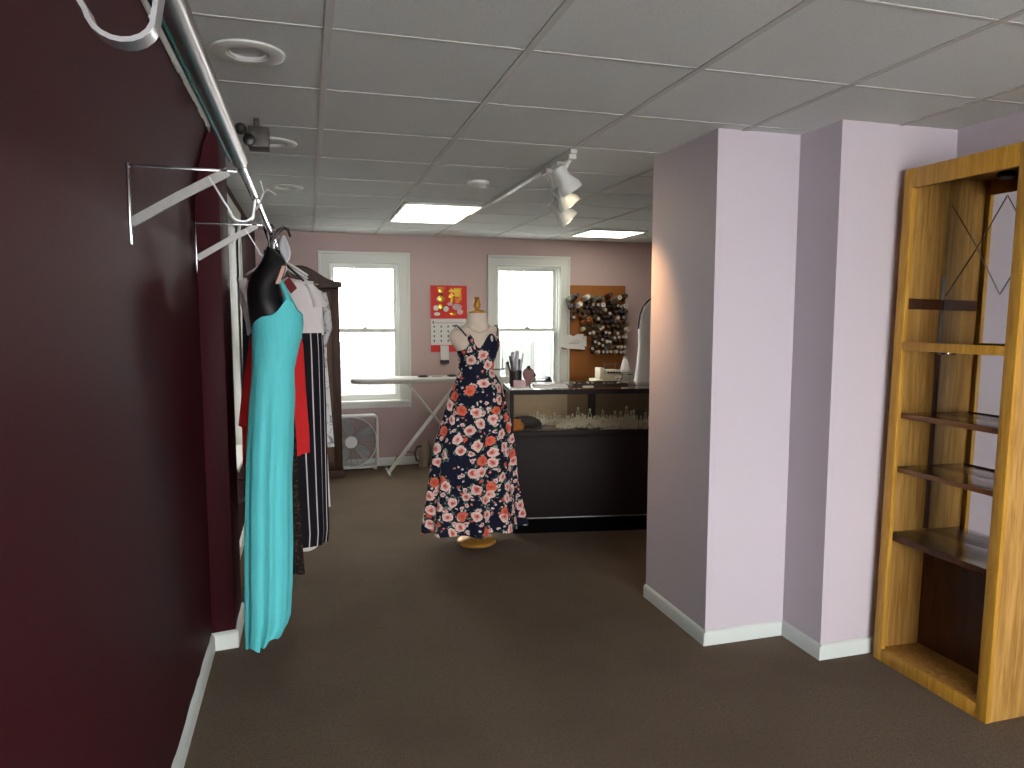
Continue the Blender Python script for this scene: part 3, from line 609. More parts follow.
# ================================================================== DRESS FORM WITH FLORAL DRESS
YD = 4.65; dc = at(478, 430, YD); DX = dc.x
t = thing('dress_form', 'pale linen dress form with gold neck cap, wearing the floral dress', 'mannequin', (DX, YD, 0))
rows = [(322, 466.5, 487.5), (325.5, 463, 490), (328.5, 453.5, 496.5), (332, 450, 499.3), (337, 449, 500), (343, 451.5, 498.5), (352, 458, 496), (366, 460.5, 493), (374, 460, 491.5), (390, 455, 497), (410, 450, 500)]
b = MB(); b.loft(rings_from(dense(rows), YD, lerpl([.062, .068, .072, .08, .088, .098, .1, .085, .08, .095, .1]), 40)); b.build('torso', M['ecru'], t, True)
b = MB(); b.loft(rings_from([(324, 466, 488), (318, 467, 487), (313, 467.5, 486.5)], YD, [.065, .06, .058], 28)); b.build('neck', M['ecru'], t, True)
b = MB(); z0 = at(477, 313.3, YD).z; b.lathe([(.052, 0), (.054, .012), (.046, .02), (.018, .026), (.016, .034), (.024, .044), (.026, .06), (.02, .078), (.016, .09), (.02, .1), (.016, .108), (0, .11)], (at(477, 313, YD).x, YD, z0), 24); b.build('neck_cap', M['gold'], t, True)
b = MB(); b.lathe([(.125, .004), (.135, .012), (.135, .028), (.12, .04), (.06, .05), (.03, .06)], (DX, YD+.05, 0), 36); b.build('base', M['gold'], t, True)
b = MB(); b.cyl((DX, YD+.05, .055), (DX, YD+.03, .9), .018); b.build('pole', M['gold'], t, True)
b = MB(); c = [at(x, y, YD) for x, y in ((466, 326), (470, 330.5), (477, 332.5), (484, 330.5), (488.5, 326))]; b.tube([p+Vector((0, -.07-.012*(1-abs(i-2)/2), 0)) for i, p in enumerate(c)], .005, 8); b.build('neck_shade_strip', mat('neck_shade_tone', (204, 190, 174), .7), t, True)  # thin strip modelled in place of the shaded band at the neck base
t = thing('floral_dress', 'floor-length navy floral dress with thin straps on the pale dress form', 'dress', (DX, YD, .1))
rows = [(340, 455.8, 499.5), (346, 456.3, 499.2), (354, 457.5, 496.5), (362, 458.3, 494), (371, 458.6, 493), (376, 457, 496), (383, 454.5, 499.3), (393, 450, 502.5), (407, 445.5, 505.5), (424, 440, 509), (442, 434.5, 512), (462, 431, 513.3), (483, 428.6, 514.3), (505, 425.5, 518.5), (519, 423.5, 521.5), (526.5, 422.5, 523)]
dp = [.1, .108, .106, .095, .088, .092, .105, .12, .135, .15, .16, .17, .178, .186, .194, .198]
N = 112; rg = rings_from(dense(rows, 3), YD, lerpl(dp, 3), N, 9, .2, 2.2, 0, .25, 14)
for k in range(N):
    tt = 2*PI*k/N; x, y = math.cos(tt), math.sin(tt)
    if y < 0: pk = math.exp(-((abs(x+.06)-.52)/.26)**2); dz = .045*pk-.05*math.exp(-((x+.06)/.2)**2)
    else: dz = -.02
    for r, w in ((0, 1), (1, .75), (2, .5), (3, .25)): rg[r][k].z += dz*w
    rg[-1][k].z += .006*math.sin(9*tt)-.012*(y < 0)*(1-abs(x))
b = MB(); b.loft(rg, uvw=-1); b.build('dress_body', M['floral'], t, True)
for nm, pts in (('strap', ((463, 335.5), (459.5, 330.5), (455.5, 325.5), (453.5, 326))), ('strap', ((493.2, 335.5), (494.3, 329), (494.8, 325.5), (495, 326)))):
    b = MB(); b.tube([at(x, y, YD)+Vector((0, d, 0)) for (x, y), d in zip(pts, (-.098, -.088, -.05, .02))], .0045, 8); b.build(nm, mat('navy_strap', (24, 24, 40), .8), t, True)
# ================================================================== DISPLAY COUNTER
CO = (1.362, 4.79, 0); CR = math.radians(-9.5); CL, CD, CH = 1.9, .5, 1.058
RC = Matrix.Translation(CO) @ Matrix.Rotation(CR, 4, 'Z')
t = thing('display_counter', 'dark display counter with glass case on top behind the floral dress', 'counter', CO, CR)
zc0 = .725
b = MB(); b.box(.0, CL, .012, CD, .125, zc0, .003); b.build('base_cabinet', M['lam'], t)
b = MB(); b.box(.0, CL, -.004, .012, .122, .128, .001); b.build('bottom_trim', M['steel'], t)
b = MB(); b.box(.03, CL-.03, .05, CD-.03, 0, .124); b.build('kick_base', M['lamk'], t)
b = MB(); b.box(.0, CL, .0, CD, zc0+.0006, zc0+.022, .002); b.build('case_floor', M['trayg'], t)
b = MB()
for x0, x1 in ((0, .026), (CL-.026, CL)):
    for y0, y1 in ((0, .026), (CD-.026, CD)): b.box(x0, x1, y0, y1, zc0+.0225, CH-.008, .002)
for y0, y1 in ((0, .026), (CD-.026, CD)): b.box(.0, CL, y0, y1, CH-.042, CH-.0078, .002); b.box(0, CL, y0-.001, y1+.001, zc0-.012, zc0+.03, .002)
for x0, x1 in ((0, .026), (CL-.026, CL)): b.box(x0, x1, .02, CD-.02, CH-.042, CH-.0079, .002)
b.build('case_frame', M['lam'], t)
b = MB(); b.box(.02, CL-.02, .008, .013, zc0+.025, CH-.035); b.build('front_pane', M['cglass'], t)
b = MB(); b.box(.008, .013, .02, CD-.02, zc0+.025, CH-.035); b.build('side_pane', M['cglass'], t)
b = MB(); b.box(.0, CL, .0, CD, CH-.0075, CH, .001); b.build('top_pane', M['cglass'], t)
b = MB(); b.box(.03, .55, CD-.022, CD-.014, zc0+.024, CH-.043); b.build('sliding_door', mat('case_back', (172, 150, 122), .6), t)
b = MB(); b.box(.5, 1.06, CD-.034, CD-.024, zc0+.024, CH-.043); b.build('sliding_door', mat('case_back_brown', (122, 98, 68), .6), t)
b = MB(); b.box(1.04, CL-.03, CD-.022, CD-.014, zc0+.024, CH-.043); b.build('sliding_door', mat('case_back_olive', (112, 94, 58), .6), t)
b = MB(); b.box(.66, .72, CD-.048, CD-.035, zc0+.024, CH-.043); b.build('door_stile', M['lam'], t)
ZS = zc0+.0225
def C(x, y, z=0): return RC @ Vector((x, y, z))
# tiaras
def tiara(kind, loc, rz, label, s=1.0):
    t = thing('tiara', label, 'tiara', loc, rz, 'jewelled tiaras in the glass case')
    R = .072*s; ph = [PI*(1.04+.92*k/22) for k in range(23)]
    b = MB(); b.tube([(R*math.cos(a), R*math.sin(a)*1.15, .008) for a in ph], .0035, 6)
    b.tube([(R*math.cos(a), R*math.sin(a)*1.15, .022) for a in ph], .002, 6); b.build('band', M['silver'], t)
    n = 7; spots = []
    for k in range(n):
        a = PI*(1.08+.84*k/(n-1)); h = (.045+.06*math.exp(-((k-3)/(1.5 if kind else 2.6))**2))*s*(1 if k % 2 else .8)
        spots.append((Vector((R*math.cos(a), R*math.sin(a)*1.15, 0)), Vector((-math.sin(a), math.cos(a), 0)), h))
    b = MB()
    for c, tg, h in spots:
        w = .013*s
        for sg in (-1, 1):
            b.tube([c+Vector((0, 0, .008)), c+tg*w*sg+Vector((0, 0, h*.4)), c+tg*w*.5*sg+Vector((0, 0, h*.8)), c+Vector((0, 0, h))], .0032, 6)
            b.tube([c+Vector((0, 0, .012)), c+tg*w*1.5*sg+Vector((0, 0, h*.22)), c+tg*w*1.5*sg+Vector((0, 0, h*.5)), c+tg*w*.6*sg+Vector((0, 0, h*.55))], .0026, 6)
    b.build('filigree', M['silver'], t)
    b = MB()
    for c, tg, h in spots:
        o = c+Vector((0, 0, h*.5)); b.ball(o, .0085*s, 2, (1, .8, 1))
        for q in range(6): b.ball(o+tg*(.0125*s*math.cos(q*PI/3))+Vector((0, -.002, .0125*s*math.sin(q*PI/3))), .0075*s, 1, (1, .7, 1))
        b.ball(c+Vector((0, 0, h+.003)), .0075*s, 2); b.ball(c+Vector((0, -.003, .014)), .007*s, 1)
    b.build('stones', mat('crystal', (240, 234, 214), .12, .15, .15, 90), t)
    return t
def ctop(px, py, y): # local x of a photo pixel on the case at local depth y
    lo, hi = -.2, 2.2
    for _ in range(40):
        m = (lo+hi)/2; p = C(m, y, .85)-Vector((0, 0, H)); z = p.dot(FW); x = 512+F*p.dot(RT)/z
        lo, hi = (m, hi) if x < px else (lo, m)
    return lo
tiaras = [(0, 536, .38, 0, 'low wide tiara at the back left of the glass case', .85), (0, 552, .36, .1, 'small tiara right of the wide low one at the back left of the case', .8), (1, 573, .33, .15, 'tall pointed tiara standing under the left part of the glass top', 1.15), (1, 588, .2, -.1, 'largest sparkling tiara in the front middle of the glass case', 1.2),
 (0, 565, .15, .2, 'low tiara in front, left of the largest sparkling tiara', .85), (1, 600, .33, 0, 'tiara at the back, just left of the dark stile in the case', .95), (0, 621, .3, .1, 'wide tiara right of the dark stile in the case', 1.2), (1, 626, .16, -.1, 'tiara in front of the wide one right of the dark stile', .9), (0, 642, .2, 0, 'tiara at the right end of the case next to the wall', .9), (0, 609, .12, .2, 'low tiara lying forward below the dark stile', .8)]
for kind, px, y, rz, lab, s in tiaras:
    tiara(kind, C(ctop(px, 0, y), y, ZS), CR+rz, lab, s*1.12)
for (px, y, lab, m_, r) in ((640, .34, 'dark green round rosette at the right end of the case', mat('green_rosette', (74, 86, 66), .7), .055),):
    tt = thing('rosette', lab, 'rosette', C(ctop(px, 0, y), y, ZS), CR)
    b = MB(); b.lathe([(.0, 0), (r, 0), (r*.9, .02), (r*.5, .028), (0, .024)], (0, 0, r), 24, 'y'); b.build('petals', m_, tt); b = MB(); b.ball((0, -.004, r), .014, 2); b.build('centre', M['black'], tt)
b = MB(); c = C(ctop(517, 0, .1), .1, ZS)
for k in range(60):
    a = RNG.uniform(0, 2*PI); r = .055*math.sqrt(RNG.random()); b.ball(c+Vector((r*math.cos(a), r*math.sin(a)*.8, .012+.075*(1-(r/.055)**2)*RNG.uniform(.6, 1))), .011, 1)
b.ball(c+Vector((0, 0, .02)), .045, 2, (1, .8, 1)); tag(b.build('beaded_ornament', M['orange']), 'orange gold beaded ornament in the left front corner of the case', 'ornament')
b = MB(); c = C(ctop(524, 0, .26), .26, ZS); rg = []
for i, (r, z) in enumerate(((.12, 0), (.125, .02), (.11, .05), (.06, .075), (.01, .082))): rg.append([c+Vector((r*math.cos(a)*1.1, r*math.sin(a)*.7*(1+.1*math.sin(3*a+i)), z)) for a in [2*PI*k/24 for k in range(24)]])
b.loft(rg); tag(b.build('dark_wrap', M['grey']), 'folded charcoal fabric behind the orange ornament in the case', 'fabric')
b = MB(); x0 = ctop(536, 0, .14); b.box(x0, x0+.30, .05, .2, ZS, ZS+.012, .004, RC); tag(b.build('jewellery_pad', mat('mauve_pad', (134, 116, 116), .9)), 'flat mauve display pad on the front floor of the case', 'pad')
for px, y, lab in ((535, .09, 'black beaded necklace coiled on the left of the mauve pad'), (601, .09, 'black beaded necklace lying right of the largest tiara'), (581, .07, 'black beaded necklace in front of the largest tiara')):
    b = MB(); c = C(ctop(px, 0, y), y, ZS+(.0185 if px < 560 else .007))
    for k in range(26): a = 2*PI*k/26; b.ball(c+Vector((.05*math.cos(a)*(1+.15*math.sin(3*a)), .022*math.sin(a), 0)), .0062, 1)
    tag(b.build('necklace', M['black']), lab, 'necklace', 'dark necklaces in the case')
for k, (px, y) in enumerate(((606, .07), (617, .06), (630, .07), (641, .08))):
    b = MB(); c = C(ctop(px, 0, y), y, ZS+.006)
    for q in range(14): u = q/13-.5; b.ball(c+Vector((u*.09, .02*math.sin(7*u+k), .004*math.cos(9*u))), .006, 1)
    tag(b.build('bracelet', M['silver']), ['silver bracelet lying at the front below the dark stile', 'silver bracelet second from the dark stile along the case front', 'silver bracelet third along the case front right of the stile', 'silver bracelet at the front right end of the case'][k], 'bracelet', 'silver bracelets along the case front')
# ---- on the counter top
def on(px, y): return C(ctop2(px, y), y, CH)
def ctop2(px, y):
    lo, hi = -.3, 2.2
    for _ in range(40):
        m = (lo+hi)/2; p = C(m, y, CH)-Vector((0, 0, H)); z = p.dot(FW); x = 512+F*p.dot(RT)/z
        lo, hi = (m, hi) if x < px else (lo, m)
    return lo
cup = on(515.5, .16)
t = thing('pen_cup', 'dark cup crammed with pens at the left end of the counter top', 'cup', cup)
b = MB(); b.lathe([(.036, 0), (.043, .004), (.046, .12), (.042, .12), (.037, .006), (0, .006)], (0, 0, 0), 20); b.build('cup_body', mat('dark_mesh', (46, 44, 42), .5, .3), t)
pens = [((-.028, 0), .20, (.03, .03, .03), 'black pen leaning left in the dark cup'), ((-.012, .01), .225, None, 'pale grey marker, tallest in the dark cup'), ((.006, -.01), .235, None, 'pale grey marker beside the tallest in the cup'), ((.02, 0), .18, None, 'black pen leaning right in the dark cup'), ((.03, .01), .15, None, 'short black pen leaning far right in the cup'), ((-.038, .005), .165, None, 'dark pen leaning far left in the cup'), ((.036, -.005), .215, None, 'clear pale ruler-like pen at the right of the cup'), ((0, .014), .19, None, 'dark grey pen in the middle of the cup'), ((-.02, -.012), .17, None, 'grey-green pen in the front of the cup')]
cols = [M['black'], M['frost'], M['frost'], M['black'], M['black'], M['blackm'], M['wplastic'], M['grey'], mat('olive_pen', (92, 92, 78), .5)]
for (dx, dy), h, _, lab, in pens:
    i = [p[3] for p in pens].index(lab); a = Vector((dx*.35, dy*.5, .02)); e = Vector((dx*1.55, dy*1.2, h*1.12)); d = (e-a)
    tp = thing('pen', lab, 'pen', cup+a, 0, 'pens in the dark cup'); r = .0075 if 'marker' not in lab else .0125
    b = MB(); b.tube([(0, 0, 0), d*.86], r, 10); b.build('barrel', cols[i], tp); b = MB(); b.tube([d*.84, d*.98, d], [r*1.12, r*1.1, r*.6], 10); b.build('cap', cols[i], tp)
b = MB(); c = on(519.5, .07); b.box(c.x-.045, c.x+.045, c.y-.012, c.y+.012, CH+.0005, CH+.055, .002); tag(b.build('card_holder', M['pinkp']), 'pink card holder in front of the dark pen cup', 'card holder')
t = thing('tape_dispenser', 'rose coloured round dispenser with black knob right of the pen cup', 'dispenser', on(528.5, .16))
b = MB(); b.lathe([(.02, 0), (.018, .03), (.028, .05), (.042, .08), (.043, .1), (.034, .125), (.015, .135), (0, .136)], (0, 0, 0), 20); b.build('body', M['rose'], t); b = MB(); b.ball((0, 0, .142), .016, 2, (1, 1, .7)); b.build('knob', M['black'], t)
b = MB(); c = on(545, .12); b.box(-.09, .15, -.09, .05, .0005, .018, .002, Matrix.Translation(c) @ Matrix.Rotation(CR, 4, 'Z')); tag(b.build('paper_stack', M['paper']), 'stack of white paper on the counter right of the rose dispenser', 'paper')
t = thing('clutter_tray', 'long dark tray of sewing bits on the middle of the counter top', 'tray', on(598, .13), CR)
b = MB(); b.box(-.2, .2, -.09, .09, .0005, .01, .003)
for x0, x1, y0, y1 in ((-.2, .2, -.09, -.08), (-.2, .2, .08, .09), (-.2, -.19, -.09, .09), (.19, .2, -.09, .09)): b.box(x0, x1, y0, y1, .009, .03, .002)
b.build('tray_body', mat('dark_wicker', (74, 62, 50), .8, 0, .3, 60, .3), t)
tc = on(598, .13)
for i in range(14):
    x, y = -.17+i*.026, RNG.uniform(-.055, .055); p = tc+Matrix.Rotation(CR, 4, 'Z') @ Vector((x, y, .0105)); b = MB()
    col = [M['silver'], M['peg'], M['blackm'], M['grey']][i % 4]; nm = ['metal clip', 'wooden button', 'black button', 'grey button'][i % 4]
    b.lathe([(.011, 0), (.0125, .004), (.0125, .012), (.008, .018), (0, .019)], p, 12); tag(b.build(['clip', 'button', 'button', 'button'][i % 4], col), '%s in the dark tray on the counter, %s along from its left end' % (nm, ['first', 'second', 'third', 'fourth', 'fifth', 'sixth', 'seventh', 'eighth', 'ninth', 'tenth', 'eleventh', 'twelfth', 'thirteenth', 'fourteenth'][i]), nm.split()[-1], 'sewing bits in the dark tray')
b = MB(); c = on(574, .3); b.box(-.07, .07, -.05, .05, .0005, .012, .002, Matrix.Translation(c) @ Matrix.Rotation(CR+.2, 4, 'Z')); tag(b.build('notebook', mat('pale_cover', (190, 178, 150), .6)), 'pale thin notebook lying left of the dark tray on the counter', 'notebook')
b = MB(); c = on(588, .018); b.box(-.04, .04, -.012, .012, .0005, .016, .006, Matrix.Translation(c) @ Matrix.Rotation(CR, 4, 'Z')); tag(b.build('trinket_box', M['silver']), 'small silver trinket box at the front of the counter top', 'box')
# ================================================================== SEWING CORNER BEHIND THE COUNTER
TZ = at(600, 385.5, 6.95).z-.004
t = thing('work_table', 'long work table behind the counter under the right back window', 'table', (2.9, 6.95, 0))
b = MB(); b.box(1.95, 4.1, 6.62, 7.3, TZ-.035, TZ, .005); b.build('tabletop', mat('pale_laminate', (196, 190, 178), .4), t, True)
for x in (2.0, 4.05):
    for y in (6.67, 7.25):
        b = MB(); b.box(x-.025, x+.025, y-.025, y+.025, 0, TZ-.036, .004); b.build('leg', M['gplastic'], t, True)
# white machine by the window
YM = 6.95
def bx(b, x0, x1, y0, y1, dy=.08, Y=YM, bev=.006): A, B = at(x0, y1, Y), at(x1, y0, Y); b.box(A.x, B.x, Y-dy, Y+dy, max(A.z, TZ+.0005), B.z, bev); return b
t = thing('sewing_machine', 'low white machine with dark bars on the table under the right back window', 'sewing machine', (at(540, 380, YM).x, YM, TZ))
b = MB(); bx(b, 527, 553, 381, 386, .12); b.build('base', M['wplastic'], t, True)
b = MB(); bx(b, 528, 550, 378, 379.3, .05, YM, .002); bx(b, 547, 549, 376.5, 382, .05, YM, .002); b.build('bar', M['blackm'], t, True)
b = MB(); bx(b, 528, 549, 379.8, 381.4, .1, YM, .002); bx(b, 548, 551, 379.5, 381.8, .03, YM, .002); b.build('arm', M['black'], t, True)
b = MB(); c = at(531.6, 375.2, YM); b.lathe([(.025, -.02), (.028, -.01), (.028, .012), (.02, .02)], c, 16, 'x'); c2 = at(534, 375.2, YM); b.lathe([(.02, -.01), (.026, .0), (.024, .014)], c2, 16, 'x'); b.build('hand_wheel', M['black'], t, True)
b = MB(); bx(b, 531, 535, 376.5, 382, .02, YM, .002); b.build('post', M['wplastic'], t, True)
# white machine half hidden by the floral dress
t = thing('thread_stand', 'white stand with thin arm just right of the floral dress waist', 'stand', (at(507, 380, YM).x, YM, TZ))
b = MB(); bx(b, 500, 510, 376, 386, .06); b.build('base', M['wplastic'], t, True); b = MB(); bx(b, 506, 509, 362, 377, .015, YM, .003); b.build('post', M['wplastic'], t, True)
b = MB(); b.tube([at(493, 369.5, YM), at(506.5, 368.8, YM)], .006, 8); b.build('arm', M['blackm'], t, True); b = MB(); b.tube([at(502.5, 358, YM), at(502.5, 369, YM)], .005, 8); b.build('spindle', M['gplastic'], t, True)
# serger
t = thing('overlock_machine', 'cream overlock sewing machine with a row of dark dials below the spools', 'sewing machine', (at(606, 380, YM).x, YM, TZ))
b = MB(); bx(b, 595, 619, 380.5, 386.5, .13); bx(b, 592.5, 600, 378.6, 381.5, .1, YM-.02, .004); b.build('base', M['cream'], t, True)
b = MB(); bx(b, 597.2, 602, 367.5, 379, .07); b.build('needle_head', M['cream'], t, True)
b = MB(); bx(b, 601.5, 619, 374, 381, .08); c = at(614.5, 378, YM); b.lathe([(.02, -.03), (.036, -.02), (.038, .02), (.02, .03)], (c.x, YM-.08, c.z), 20, 'y'); b.build('body', M['cream'], t, True)
b = MB(); bx(b, 603, 617, 369.5, 374.4, .09, YM, .004); b.build('dial_panel', M['cream'], t, True)
for x in (604.8, 607.6, 610.4, 613.2, 615.8):
    b = MB(); c = at(x, 371.9, YM); b.lathe([(.011, 0), (.0115, -.012), (.008, -.018), (0, -.018)], (c.x, YM-.09, c.z), 12, 'y'); b.build('dial', M['black'], t, True)
b = MB(); bx(b, 604.4, 604.9, 362, 370, .003, YM+.05, 0); bx(b, 614.9, 615.4, 362, 370, .003, YM+.05, 0); bx(b, 602.5, 617.5, 364, 364.7, .004, YM+.05, 0); b.build('thread_guide', M['steel'], t, True)
b = MB(); c = at(612, 377.6, YM); b.ball((c.x, YM-.14, c.z), .009, 2); c = at(615.5, 377.8, YM); b.ball((c.x, YM-.14, c.z), .011, 2); b.build('knob', M['gplastic'], t, True)
t = thing('grey_machine', 'grey sewing machine with slot between cream overlock and white garment', 'sewing machine', (at(628, 380, YM).x, YM, TZ))
b = MB(); bx(b, 619.5, 637, 371.5, 379, .09); b.build('arm', mat('grey_enamel', (150, 148, 140), .4), t, True)
b = MB(); bx(b, 620, 634, 379.3, 386, .07); b.build('base', mat('grey_enamel2', (176, 172, 160), .4), t, True); b = MB(); bx(b, 624, 629, 373.2, 374.4, .092, YM, .001); b.build('slot', M['blackm'], t, True)
t = thing('thread_cone', 'tall white thread cone standing on the grey sewing machine', 'thread cone', at(625, 371.5, YM))
c0, c1 = at(625.5, 371.5, YM), at(622.5, 357, YM); h = c1.z-c0.z
b = MB(); b.lathe([(.055, .0005), (.056, .01), (.026, h*.82), (.022, h*.84)], (0, 0, 0), 24); b.build('thread', M['wcloth'], t); b = MB(); b.lathe([(.02, h*.84), (.022, h), (.012, h), (.012, h*.9)], (0, 0, 0), 16); b.build('core', M['paper'], t)
# pegboard and its spools
PX0, PX1, PZ0, PZ1 = at(570, 300, 7.48).x, at(625, 300, 7.48).x, .8, at(600, 285.6, 7.48).z
b = MB(); b.box(PX0, PX1, 7.474, 7.497, PZ0, PZ1, .002); tag(b.build('spool_board', M['tan']), 'tall orange-brown board on the back wall right of the window, full of spools', 'board')
TC = {'white': (226, 222, 220), 'grey': (128, 122, 118), 'brown': (78, 52, 38), 'dark brown': (46, 33, 28), 'dark red': (96, 30, 26), 'black': (20, 18, 20), 'orange': (186, 104, 40), 'green grey': (96, 108, 96), 'navy': (44, 44, 66), 'blue grey': (110, 124, 146), 'olive': (92, 84, 44), 'beige': (176, 160, 138)}
TM = {k: mat('thread_'+k.replace(' ', '_'), v, .8, 0, .15, 60, .2) for k, v in TC.items()}
def spool_proto(kind):
    t = thing('thread_cone' if kind else 'thread_spool', 'x', 'thread spool', (0, 7.47, 1.5), 0, 'thread spools pegged on the orange-brown board')
    rot = Matrix.Rotation(math.radians(-9), 4, 'X')           # the peg tips up a little; axis towards the room
    def go(b, nm, m, par):
        b.bm.transform(rot); o = b.build(nm, m, par); return o
    if kind: b = MB(); b.lathe([(.029, -.01), (.031, -.016), (.027, -.14), (.025, -.144)], (0, 0, 0), 16, 'y'); th = go(b, 'thread', TM['white'], t); b = MB(); b.lathe([(.0245, -.1435), (.0245, -.149), (.011, -.149), (.011, -.13), (0, -.13)], (0, 0, 0), 14, 'y'); go(b, 'core', M['paper'], t)
    else: b = MB(); b.lathe([(.019, -.012), (.0228, -.02), (.0222, -.075), (.016, -.08)], (0, 0, 0), 14, 'y'); th = go(b, 'thread', TM['white'], t); b = MB(); b.lathe([(.0155, -.0795), (.0155, -.09), (.007, -.09), (.007, -.08), (0, -.08)], (0, 0, 0), 12, 'y'); go(b, 'core', M['paper'], t)
    b = MB(); b.cyl((0, .012, 0), (0, -.096 if not kind else -.135, 0), .004, seg=8); go(b, 'peg', M['peg'], t)
    for o in t.children:
        for sl in o.material_slots: m = sl.material; sl.link = 'OBJECT'; sl.material = m
    return t
big = [(588.5, 296.5, 'white'), (581, 303.8, 'white'), (573, 297, 'green grey'), (578.3, 295, 'navy'), (611.5, 294.5, 'dark red'), (620, 297.5, 'grey'), (626.3, 295.8, 'black'), (603, 298, 'green grey'), (596, 297.8, 'green grey'), (603.5, 305, 'grey'), (625.8, 305.8, 'grey'), (626.5, 311.5, 'black'), (591, 318.8, 'orange'), (629, 329, 'beige'), (613, 302, 'black'), (574.5, 305, 'dark brown')]
small_white = [(593.5, 304.6), (598.2, 304.8), (605.8, 309.6), (574, 317.3), (598.6, 318.6), (603, 327.3), (584, 328.6), (610, 313.4), (618.2, 305.6), (621.6, 306.6), (618.5, 318), (624, 317.5), (627.4, 317), (601, 329.2), (594, 332.5), (590, 333.4), (606, 332.4), (609.5, 333), (618, 333.5), (619, 337.2), (615, 338), (623.5, 336.8), (626.6, 337), (602.5, 339.6), (595.5, 342), (599, 343.5), (607.5, 341.5), (603, 345.5), (610.6, 342), (592.5, 348.6), (599, 352), (603.5, 352), (607.3, 352), (610.8, 351.8), (617, 351.6), (621, 352.2), (624.6, 352), (618, 347), (622, 347.2), (625.2, 347)]
pts = [(x, y, c, 1) for x, y, c in big]
sw = [(x, y, 'beige', 0) for x, y in small_white]; dark = []
for r, y in enumerate([297+4.9*k for k in range(12)]):
    for c in range(13):
        x = 573.5+4.5*c+(2.2 if r % 2 else 0)+RNG.uniform(-.6, .6); yy = y+RNG.uniform(-.5, .5)
        if x > 627.5 or (yy > 313 and x < 580+(yy-313)*.34) or (yy > 350 and x < 590): continue
        if any((x-q[0])**2+(yy-q[1])**2 < (4.8 if q[3] else 2.7)**2 for q in pts+sw): continue
        dark.append((x, yy, RNG.choice(['dark brown', 'brown', 'dark brown', 'black', 'dark red', 'brown', 'grey', 'olive', 'navy', 'orange' if yy < 335 and x < 600 else 'brown']), 0))
dark += [(608, 348, 'blue grey', 0)]
CW = ['dark brown', 'brown', 'beige', 'brown', 'grey', 'dark red', 'beige', 'dark brown']
allp = pts+[(x, y, CW[i % 8], 2) for i, (x, y, _, k) in enumerate(sw)]+dark
ORD = ['', 'first', 'second', 'third', 'fourth', 'fifth', 'sixth', 'seventh', 'eighth', 'ninth', 'tenth', 'eleventh', 'twelfth', 'thirteenth', 'fourteenth', 'fifteenth', 'sixteenth', 'seventeenth', 'eighteenth', 'nineteenth', 'twentieth', 'twenty-first', 'twenty-second']
rowsd = {}
for q in allp: rowsd.setdefault(min(11, max(0, int((q[1]-292)/5.2))), []).append(q)
protos = [spool_proto(0), spool_proto(1)]; used = [False, False]
TM['core_pale'] = mat('pale_core', (206, 196, 186), .7); TM['core_dark'] = mat('dark_core', (86, 70, 58), .7)
for r in sorted(rowsd):
    for i, q in enumerate(sorted(rowsd[r], key=lambda q: q[0])):
        x, y, c, k = q; kind = 1 if k == 1 else 0; Yt = 7.47-(.147 if kind else .085); p = at(x, y, Yt)
        loc = Vector((p.x, 7.47, p.z-(.023 if kind else .013))); 
        lab = '%s%s thread %s on the board, %s from left in row %s' % ('big ' if kind else '', c, 'cone' if kind else 'spool', ORD[i+1], ['one', 'two', 'three', 'four', 'five', 'six', 'seven', 'eight', 'nine', 'ten', 'eleven', 'twelve'][r])
        if not used[kind]: o = protos[kind]; used[kind] = True; o.location = loc; o['label'] = lab
        else: o = dup(protos[kind], loc, lab)
        for ch in o.children:
            n = ch.name.split('.')[0]
            if n == 'thread': ch.material_slots[0].link = 'OBJECT'; ch.material_slots[0].material = TM[c]
            elif n == 'core': ch.material_slots[0].link = 'OBJECT'; ch.material_slots[0].material = TM['core_pale'] if (k == 2 or (kind and c in ('white', 'grey', 'beige'))) else TM['core_dark']
            else: ch.material_slots[0].link = 'OBJECT'; ch.material_slots[0].material = M['peg'] if k == 2 else TM['core_dark']
# notices taped beside the window
t = thing('paper_notice', 'white paper notices taped on the window casing beside the spool board', 'notice', at(574, 350, 7.44))
Yn = 7.445
b = MB(); b.prism([(562.5, 337), (564, 335), (570, 334.6), (573.5, 336.2), (577, 334.2), (583.5, 334), (584, 345.5), (562, 344)], lambda x, y: at(x, y, Yn), lambda x, y: at(x, y, Yn)+Vector((0, .003, 0))); b.build('sheet', M['paper'], t, True)
b = MB(); b.prism([(562, 342.5), (583, 343.5), (584.6, 346), (585, 349.6), (563, 348.2), (561, 346.5)], lambda x, y: at(x, y, Yn-.006), lambda x, y: at(x, y, Yn-.006)+Vector((0, .003, 0))); b.build('sheet', M['paper'], t, True)
b = MB(); b.prism([(584, 336), (586.5, 336.5), (586.5, 346.5), (584, 346)], lambda x, y: at(x, y, Yn-.002), lambda x, y: at(x, y, Yn-.002)+Vector((0, .003, 0))); b.build('sheet', M['paper'], t, True)
b = MB()
for y, x0, x1 in ((342.4, 570, 582), (343.6, 568, 579), (340.6, 573, 580)): b.prism([(x0, y), (x1, y-.5), (x1, y-.1), (x0, y+.4)], lambda x, y: at(x, y, Yn-.008), lambda x, y: at(x, y, Yn-.008)+Vector((0, .001, 0)))
b.build('handwriting', mat('faint_ink', (150, 150, 158), .8), t, True)
b = MB(); b.prism([(561.3, 347), (567, 348.6), (567, 349.6), (561.5, 348.6)], lambda x, y: at(x, y, Yn-.008), lambda x, y: at(x, y, Yn-.008)+Vector((0, .001, 0))); b.build('tape', M['tinp'], t, True)
